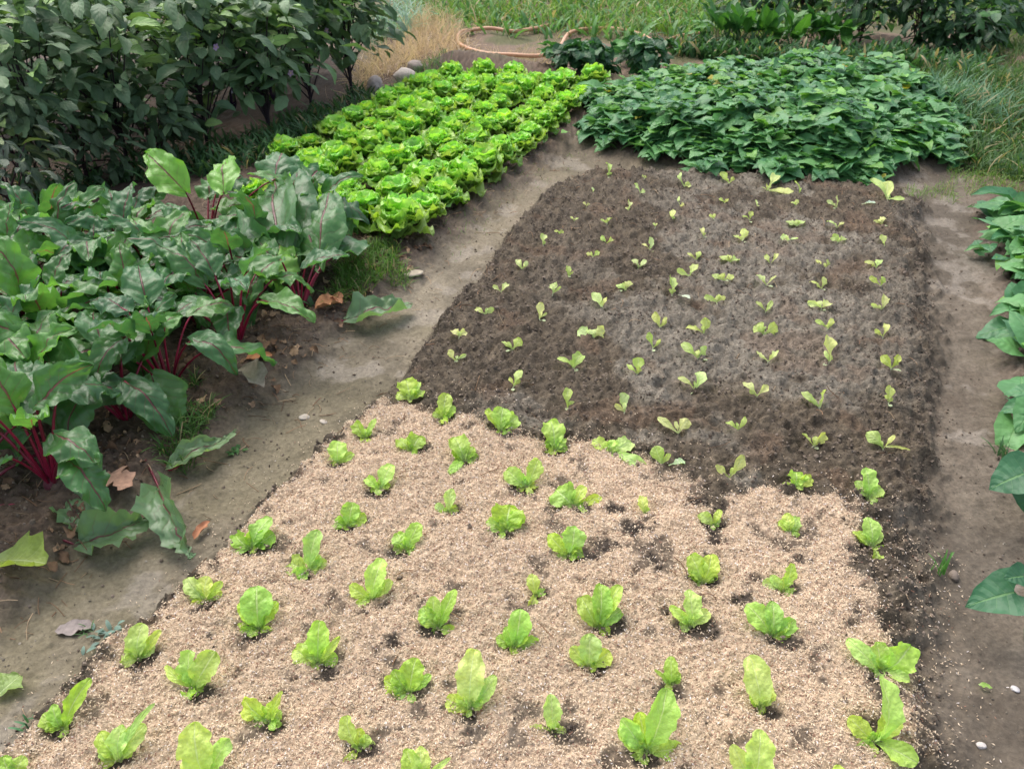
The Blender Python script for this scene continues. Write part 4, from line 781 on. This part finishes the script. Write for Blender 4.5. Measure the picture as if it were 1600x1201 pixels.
grass('grass', inpoly(9000, P((440, 250), (560, 165), (620, 120), (700, 100), (720, 118), (600, 170), (520, 210)), g, .40, 8, .08), .05, .13, cl(.05, .13, .04), cl(.10, .21, .06), 'thin grass along the far side of the lettuce bed', g)
grass('grass', inpoly(2600, P((1560, 640), (1700, 640), (1700, 720), (1560, 700)), g, .45, 9, .05), .03, .08, cl(.05, .13, .05), cl(.10, .22, .07), 'small weeds at the right edge below the vines', g, 1.6)
grass('grass', inpoly(2600, P((700, 345), (760, 290), (830, 235), (880, 215), (930, 225), (850, 270), (760, 345), (700, 395)), g, .52, 10, .05), .010, .030, cl(.10, .18, .05), cl(.18, .28, .08), 'tiny scattered weeds on the path beside the lettuces', g, 2.2)
grass('grass', inpoly(1600, P((240, 700), (300, 600), (330, 640), (290, 720)), g, .45, 11, .04), .03, .10, cl(.05, .13, .03), cl(.11, .22, .05), 'thin grass blades under the beet leaves', g)
grass('low_weeds', inpoly(16000, P((-60, 300), (150, 250), (330, 215), (480, 170), (560, 130), (600, 150), (520, 215), (400, 262), (250, 262), (60, 300), (-60, 330)), g, .36, 2, .1), .04, .18, cl(.04, .10, .04), cl(.09, .19, .07), 'low dark weeds under the aubergine bushes', g, 2.6, 'weeds')
grass('low_weeds', inpoly(13000, P((1040, 78), (1200, 90), (1440, 96), (1520, 130), (1560, 95), (1440, 78), (1100, 62)), g, .25, 4, .08), .06, .22, cl(.03, .085, .03), cl(.08, .19, .07), 'dark low weeds between the vines and the chard', g, 3.0, 'weeds')
grass('low_weeds', inpoly(12000, P((690, 50), (1110, 54), (1150, -60), (660, -60)), g, .48, 6, .3), .06, .26, cl(.05, .15, .05), cl(.18, .36, .12), 'broad leaved weeds among the tall grass at the top', g, 4.0, 'weeds')
grass('dry_straw', inpoly(6000, P((690, 50), (1100, 56), (1130, -60), (640, -60)), g, .5, 9, .3), .06, .30, cl(.35, .28, .16), cl(.60, .52, .36), 'dry bleached stalks among the grass at the top', g, .5, 'straw', M_grass, .0, .6)
grass('grass', inpoly(9000, P((1440, 110), (1560, 60), (1700, 60), (1700, 130), (1500, 135)), g, .36, 7, .15), .04, .16, cl(.05, .11, .03), cl(.13, .22, .06), 'sparse dark grass beside the dark bushes', g)
grass('dry_straw', inpoly(5000, P((700, 98), (900, 100), (1100, 85), (1110, 52), (880, 50), (870, 62), (700, 60)), g, .40, 12, .1), .02, .08, cl(.30, .22, .15), cl(.50, .38, .26), 'short dry stubble on the ground around the hose', g, .6, 'straw', M_grass, .0, .75)
grass('low_weeds', inpoly(9000, P((1470, 130), (1700, 70), (1700, 300), (1600, 270), (1510, 225), (1500, 190)), g, .42, 9, .12), .04, .15, cl(.03, .085, .03), cl(.08, .19, .06), 'dark broad leaved weeds mixed in the grass at the right', g, 3.2, 'weeds')
# bluish grass tuft at right of the vines
x0, y0 = at(1500, 165); grass('grass', (g.normal(x0, .22, 900), g.normal(y0, .25, 900)), .16, .30, cl(.08, .18, .10), cl(.15, .28, .16), 'long bluish grass tuft at the right end of the vines', g, .8)
# dry straw
for (poly, n, lo, hi, lab) in [(P((560, 150), (580, 120), (640, 85), (730, 80), (720, 40), (660, 20), (630, 60), (565, 95)), 13000, .08, .30, 'heap of dry pinkish straw beside the orange hose'), (P((720, 75), (900, 60), (900, 92), (740, 96)), 3500, .03, .12, 'sparse dry grass inside the hose loop'), (P((380, 215), (520, 145), (560, 150), (480, 215), (400, 240)), 2600, .03, .12, 'dry straw between the aubergines and the lettuces')]:
    p_ = inpoly(n, poly, g, .30, 12, .12)
    o = grass('dry_straw', p_, lo, hi, cl(.42, .30, .23), cl(.74, .58, .47), lab, g, .5, 'straw', M_grass, .0, 1.0)

# ------------------------------------------------------------------ hose, stones, fallen leaves, small weeds
hp = [(1104, 56), (1060, 60), (1030, 72), (1000, 56), (960, 50), (925, 49), (890, 56), (870, 85), (840, 91), (800, 90), (760, 85), (728, 76), (714, 66), (722, 57), (745, 52), (770, 52), (800, 54), (830, 50), (860, 40)]
pts = []
for a_, b_ in hp:
    x, y = at(a_, b_, -.04); pts.append((x, y, gz(x, y) + .05))
pts = np.array(pts); tt = np.linspace(0, len(pts) - 1, 110); i0 = np.clip(tt.astype(int), 0, len(pts) - 2)
def cr(t, i):
    p0, p1, p2, p3 = pts[max(i - 1, 0)], pts[i], pts[i + 1], pts[min(i + 2, len(pts) - 1)]; f = t - i
    return .5 * ((2 * p1) + (-p0 + p2) * f + (2 * p0 - 5 * p1 + 4 * p2 - p3) * f * f + (-p0 + 3 * p1 - 3 * p2 + p3) * f ** 3)
HPn = np.array([cr(t, i) for t, i in zip(tt, i0)]); HPn[:, 2] = np.maximum(HPn[:, 2], height(HPn[:, 0], HPn[:, 1]) + .012)
V_, F_ = tube(HPn, .020, 9); o = obj('garden_hose', mesh('garden_hose', V_, F_, M_hose, cl(.55, .30, .17))); tag(o, 'orange garden hose looping on the bare ground behind the lettuces', 'hose')

def stone(px, py, s, col_, label, group, flat=.6, zr=-.05, sink=.3):
    x, y = at(px, py, zr); q = np.random.RandomState(int(px * 7 + py)); n1, n2 = 12, 16
    th = np.linspace(0.02, math.pi - .02, n1); ph = np.arange(n2) * 6.283 / n2; T_, P2 = np.meshgrid(th, ph, indexing='ij'); d = np.stack([np.sin(T_) * np.cos(P2), np.sin(T_) * np.sin(P2), np.cos(T_)], -1).reshape(-1, 3)
    r = 1 + .0 * d[:, 0]
    for _ in range(7):
        nrm = q.normal(0, 1, 3); nrm /= np.linalg.norm(nrm); r = np.minimum(r, q.uniform(.68, .9) / np.maximum(d @ nrm, .25))
    V_ = d * r[:, None] * np.array([1, q.uniform(.6, .9), flat]) * s; i = np.arange(n1 - 1)[:, None] * n2 + np.arange(n2)[None]; j = np.arange(n1 - 1)[:, None] * n2 + (np.arange(n2)[None] + 1) % n2
    F_ = np.stack([i, i + n2, j + n2, j], -1).reshape(-1, 4); o = obj('stone', mesh('stone', V_, F_, M_stone, col_, None, True)); o.location = (x, y, gz(x, y) + s * flat * (1 - sink) * .8); o.rotation_euler = (0, 0, q.rand() * 6)
    tag(o, label, 'stone', group)
stone(632, 128, .13, cl(.40, .36, .32), 'pale grey stone at the foot of the straw heap', 'stones by the straw')
stone(588, 142, .12, cl(.42, .36, .33), 'pinkish grey stone left of the far lettuces', 'stones by the straw', .8)
stone(650, 118, .10, cl(.30, .25, .22), 'brownish stone right of the pale one by the straw', 'stones by the straw')
stone(1532, 1166, .012, cl(.52, .48, .44), 'small white pebble low on the right path', 'pebbles on the right path', .5, -.07, .1)
stone(1586, 1076, .011, cl(.55, .52, .50), 'small white pebble at the right frame edge', 'pebbles on the right path', .5, -.07, .1)
stone(645, 436, .055, cl(.42, .36, .27), 'flat tan stone on the left path beside the beets', 'flat stones on the left path', .18, -.07, .4)
stone(475, 650, .022, cl(.45, .40, .33), 'small tan flake on the left path near the mulch corner', 'flat stones on the left path', .3, -.07, .4)
stone(505, 658, .018, cl(.45, .40, .33), 'smallest tan flake, right of another on the left path', 'flat stones on the left path', .3, -.07, .4)
stone(1490, 900, .02, cl(.2, .16, .13), 'dark lump of earth by the grass sprout', 'flat stones on the left path', .6, -.07, .4)

def fallen(px, py, dx, dy, wpx, col_, label, group=None, kind='ovate', mat=None, zr=-.06, curl=.25, lobe=.2, lf=2.5, name='fallen_leaf', cat='leaf', lift=.012, back=0.0):
    x, y = at(px, py, zr); sc = depth(x, y, zr) / FPX; phi = math.atan2(CAM_H - zr, y); z = gz(x, y) + .004
    q = np.random.RandomState(int(px + py)); B = np.array([dx * sc, dy * sc / math.sin(phi), lift])
    V_, F_, U_ = blade((0, 0, .006), B, wpx * sc * 1.15, kind, 14, 11, .06, (0, 0, 1), curl, .06, 1.6, lobe, lf, back=back, rng=q)
    xw = V_[:, 0] + x; yw = V_[:, 1] + y; hz = height(xw, yw) - z; V_[:, 2] = np.maximum(V_[:, 2], hz + .003)
    o = obj(name, mesh(name, V_, F_, mat or M_dry, col_, U_)); o.location = (x, y, z); return tag(o, label, cat, group)
fallen(165, 772, 60, -14, 45, cl(.42, .25, .17), 'large pinkish tan dead leaf between the wilted beet leaves', 'dead leaves at the bed edge', lobe=.4)
fallen(140, 700, 30, -38, 32, cl(.22, .12, .07), 'brown dead leaf in shade under the beet stalks', 'dead leaves at the bed edge')
fallen(378, 602, 58, -36, 40, cl(.36, .30, .24), 'curled grey and tan dead leaf on the left path', 'dead leaves at the bed edge', curl=.8, lift=.03)
fallen(388, 582, 40, 4, 20, cl(.40, .18, .08), 'rusty orange scrap above the curled dead leaf', 'dead leaves at the bed edge')
fallen(303, 842, 14, 26, 14, cl(.42, .20, .11), 'small orange brown leaf right of the drooping beet leaf', 'dead leaves at the bed edge', curl=.8)
fallen(495, 500, 36, 8, 30, cl(.48, .24, .12), 'crumpled orange leaf at the foot of the beet with red stalks', 'dead leaves at the bed edge', curl=.7, zr=-.04)
fallen(520, 480, 22, -14, 18, cl(.40, .20, .11), 'small orange scrap right of the crumpled orange leaf', 'dead leaves at the bed edge', curl=.7, zr=-.04)
fallen(85, 985, 55, 12, 28, cl(.26, .22, .20), 'flat grey decayed leaf on the path left of the blue weed', 'dead leaves at the bed edge', curl=.05, lift=.0)
fallen(2, 905, 88, -6, 52, cl(.36, .46, .10), 'wilted yellow green lettuce leaf on the path at the left edge', None, 'lettuce', M_young, curl=.9, lobe=.28, lf=4)
fallen(-10, 1092, 22, 34, 40, cl(.28, .40, .12), 'yellow edged leaf cut by the left edge of the picture', None, 'lettuce', M_young, curl=.3)
fallen(1346, 322, 22, 1, 10, cl(.60, .74, .60), 'pale green leaf lying flat near the far right bed corner', None, 'seedling', M_young, zr=0)
fallen(1527, 1071, 16, -8, 9, cl(.30, .50, .10), 'bright green leaf fragment on the right path', None, 'ovate', M_young, zr=-.07)
fallen(1058, 472, 16, -7, 8, cl(.66, .74, .58), 'whitish seed leaf lying on bare soil in the middle of the bed', None, 'seedling', M_young, zr=0)
fallen(1044, 733, 26, 4, 14, cl(.52, .70, .38), 'pale seed leaf lying beside a seedling at the husk edge', None, 'seedling', M_young, zr=0)
fallen(1382, 704, 36, -4, 7, cl(.45, .50, .12), 'thin yellow leaf arching over the soil at the right bed edge', None, 'strap', M_young, zr=0, lift=.002)

g = np.random.RandomState(97); LT = leaf_templates('ovate', 6, 300, W=.7, cup=1.2, ruf=.2, lobe=.25)
q_ = 520; u0 = g.uniform(.9, 3.3, q_); v0 = -1.78 - np.abs(g.normal(0, .22, q_)); x, y = uv2xy(u0, v0); k = fbm(x, y, 5, 3, 3) > .44; x, y = x[k], y[k]; m = len(x)
c = lerp(cl(.13, .075, .045), cl(.40, .27, .17), g.rand(m)[:, None] ** 1.5)
o = leaf_mass('leaf_litter', M_dry, LT, np.stack([x, y, height(x, y) + .006], 1), g.rand(m) * 6.283, g.normal(0, .3, m), g.normal(0, .4, m), g.uniform(.012, .055, m), c).build('leaf_litter', M_dry)
tag(o, 'crumbled brown leaf scraps under the beets and along the path edge', 'litter', kind='stuff')
def weed(px, py, n, L, W, c, label, mat, kind='ovate', zr=-.06, el=(5, 40), name='weed', spread=.01, group=None):
    x, y = at(px, py, zr); t = thing(name, (x, y, gz(x, y))); tag(t, label, 'weed', group); q = np.random.RandomState(int(px + 3 * py)); a = Acc()
    for j in range(n):
        az = q.rand() * 6.283; e = R(q.uniform(*el)); o = np.array([math.cos(az), math.sin(az), 0]); b = np.array([*(q.normal(0, spread, 2)), .004]); l = L * q.uniform(.6, 1.2)
        V_, F_, U_ = blade(b, b + l * (o * math.cos(e) + np.array([0, 0, math.sin(e)])), W * q.uniform(.8, 1.2), kind, 6, 3, .12, np.array([0, 0, 1.]) - .2 * o, .2, 0, 1, 0, 1, rng=q); a.add(V_, F_, c * q.uniform(.8, 1.2), U_)
    a.build('leaves', mat, t); V_, F_ = tube([(0, 0, -.005), (0, 0, .015)], [.0025, .002], 5); obj('stem', mesh('stem', V_, F_, M_stem, c), t)
weed(172, 990, 34, .030, .012, cl(.20, .30, .25), 'small blue-grey weed at the edge of the husk mulch', M_grass, spread=.022)
weed(130, 985, 8, .03, .004, cl(.08, .16, .06), 'wisp of dark grass left of the blue-grey weed', M_grass, 'strap')
weed(365, 700, 14, .026, .014, cl(.09, .24, .07), 'small green weed at the tip of the wilted beet leaf', M_young, spread=.015)
weed(1470, 895, 9, .085, .007, cl(.12, .30, .07), 'upright green grass sprout on the right path', M_grass, 'strap', -.05, (50, 88))
weed(40, 1130, 7, .03, .006, cl(.10, .25, .12), 'tiny grass sprout near the lower left corner', M_grass, 'strap', -.06, (20, 70))
# big heart leaved plant stems at the right frame edge
def heart_plant(px, py, leaves, label):
    x, y = at(px, py, -.05); z0 = gz(x, y); t = thing('sweet_potato_plant', (x, y, z0)); tag(t, label, 'vine plant', 'sweet potato shoots at the right edge'); o = np.array([x, y, z0])
    for (jp, jz, tp, tz, wpx) in leaves:
        J = world(*jp, dz=jz) - o; T = world(*tp, dz=tz) - o; sc = depth(*(J + o)) / FPX
        V_, F_, U_ = blade(J, T, wpx * sc, 'heart', 14, 11, .06, (0, -.25, 1), .15, .025, 1.5, .03, 3, back=.28, rng=g)
        lf = obj('leaf', mesh('leaf', V_, F_, M_sweet, cl(.040, .135, .060) * g.uniform(.85, 1.2), U_), t)
        V_, F_ = tube(bez((0, 0, 0), J * .5 + (0, 0, .03), J, 6), np.linspace(.004, .0025, 6), 5); obj('leaf_stalk', mesh('leaf_stalk', V_, F_, M_stem, cl(.14, .24, .08)), lf)
heart_plant(1640, 1010, [((1585, 925), .16, (1508, 948), .10, 88), ((1600, 900), .20, (1568, 905), .20, 50), ((1640, 960), .14, (1600, 1000), .08, 60)], 'sweet potato shoot with a large pointed leaf at the right edge, nearest the camera')
heart_plant(1660, 830, [((1600, 740), .20, (1545, 765), .14, 85), ((1610, 765), .14, (1600, 800), .08, 70), ((1640, 730), .2, (1590, 722), .2, 60)], 'sweet potato shoot with drooping leaves at the right edge, below the vine mass')
print('objects', len(bpy.data.objects))
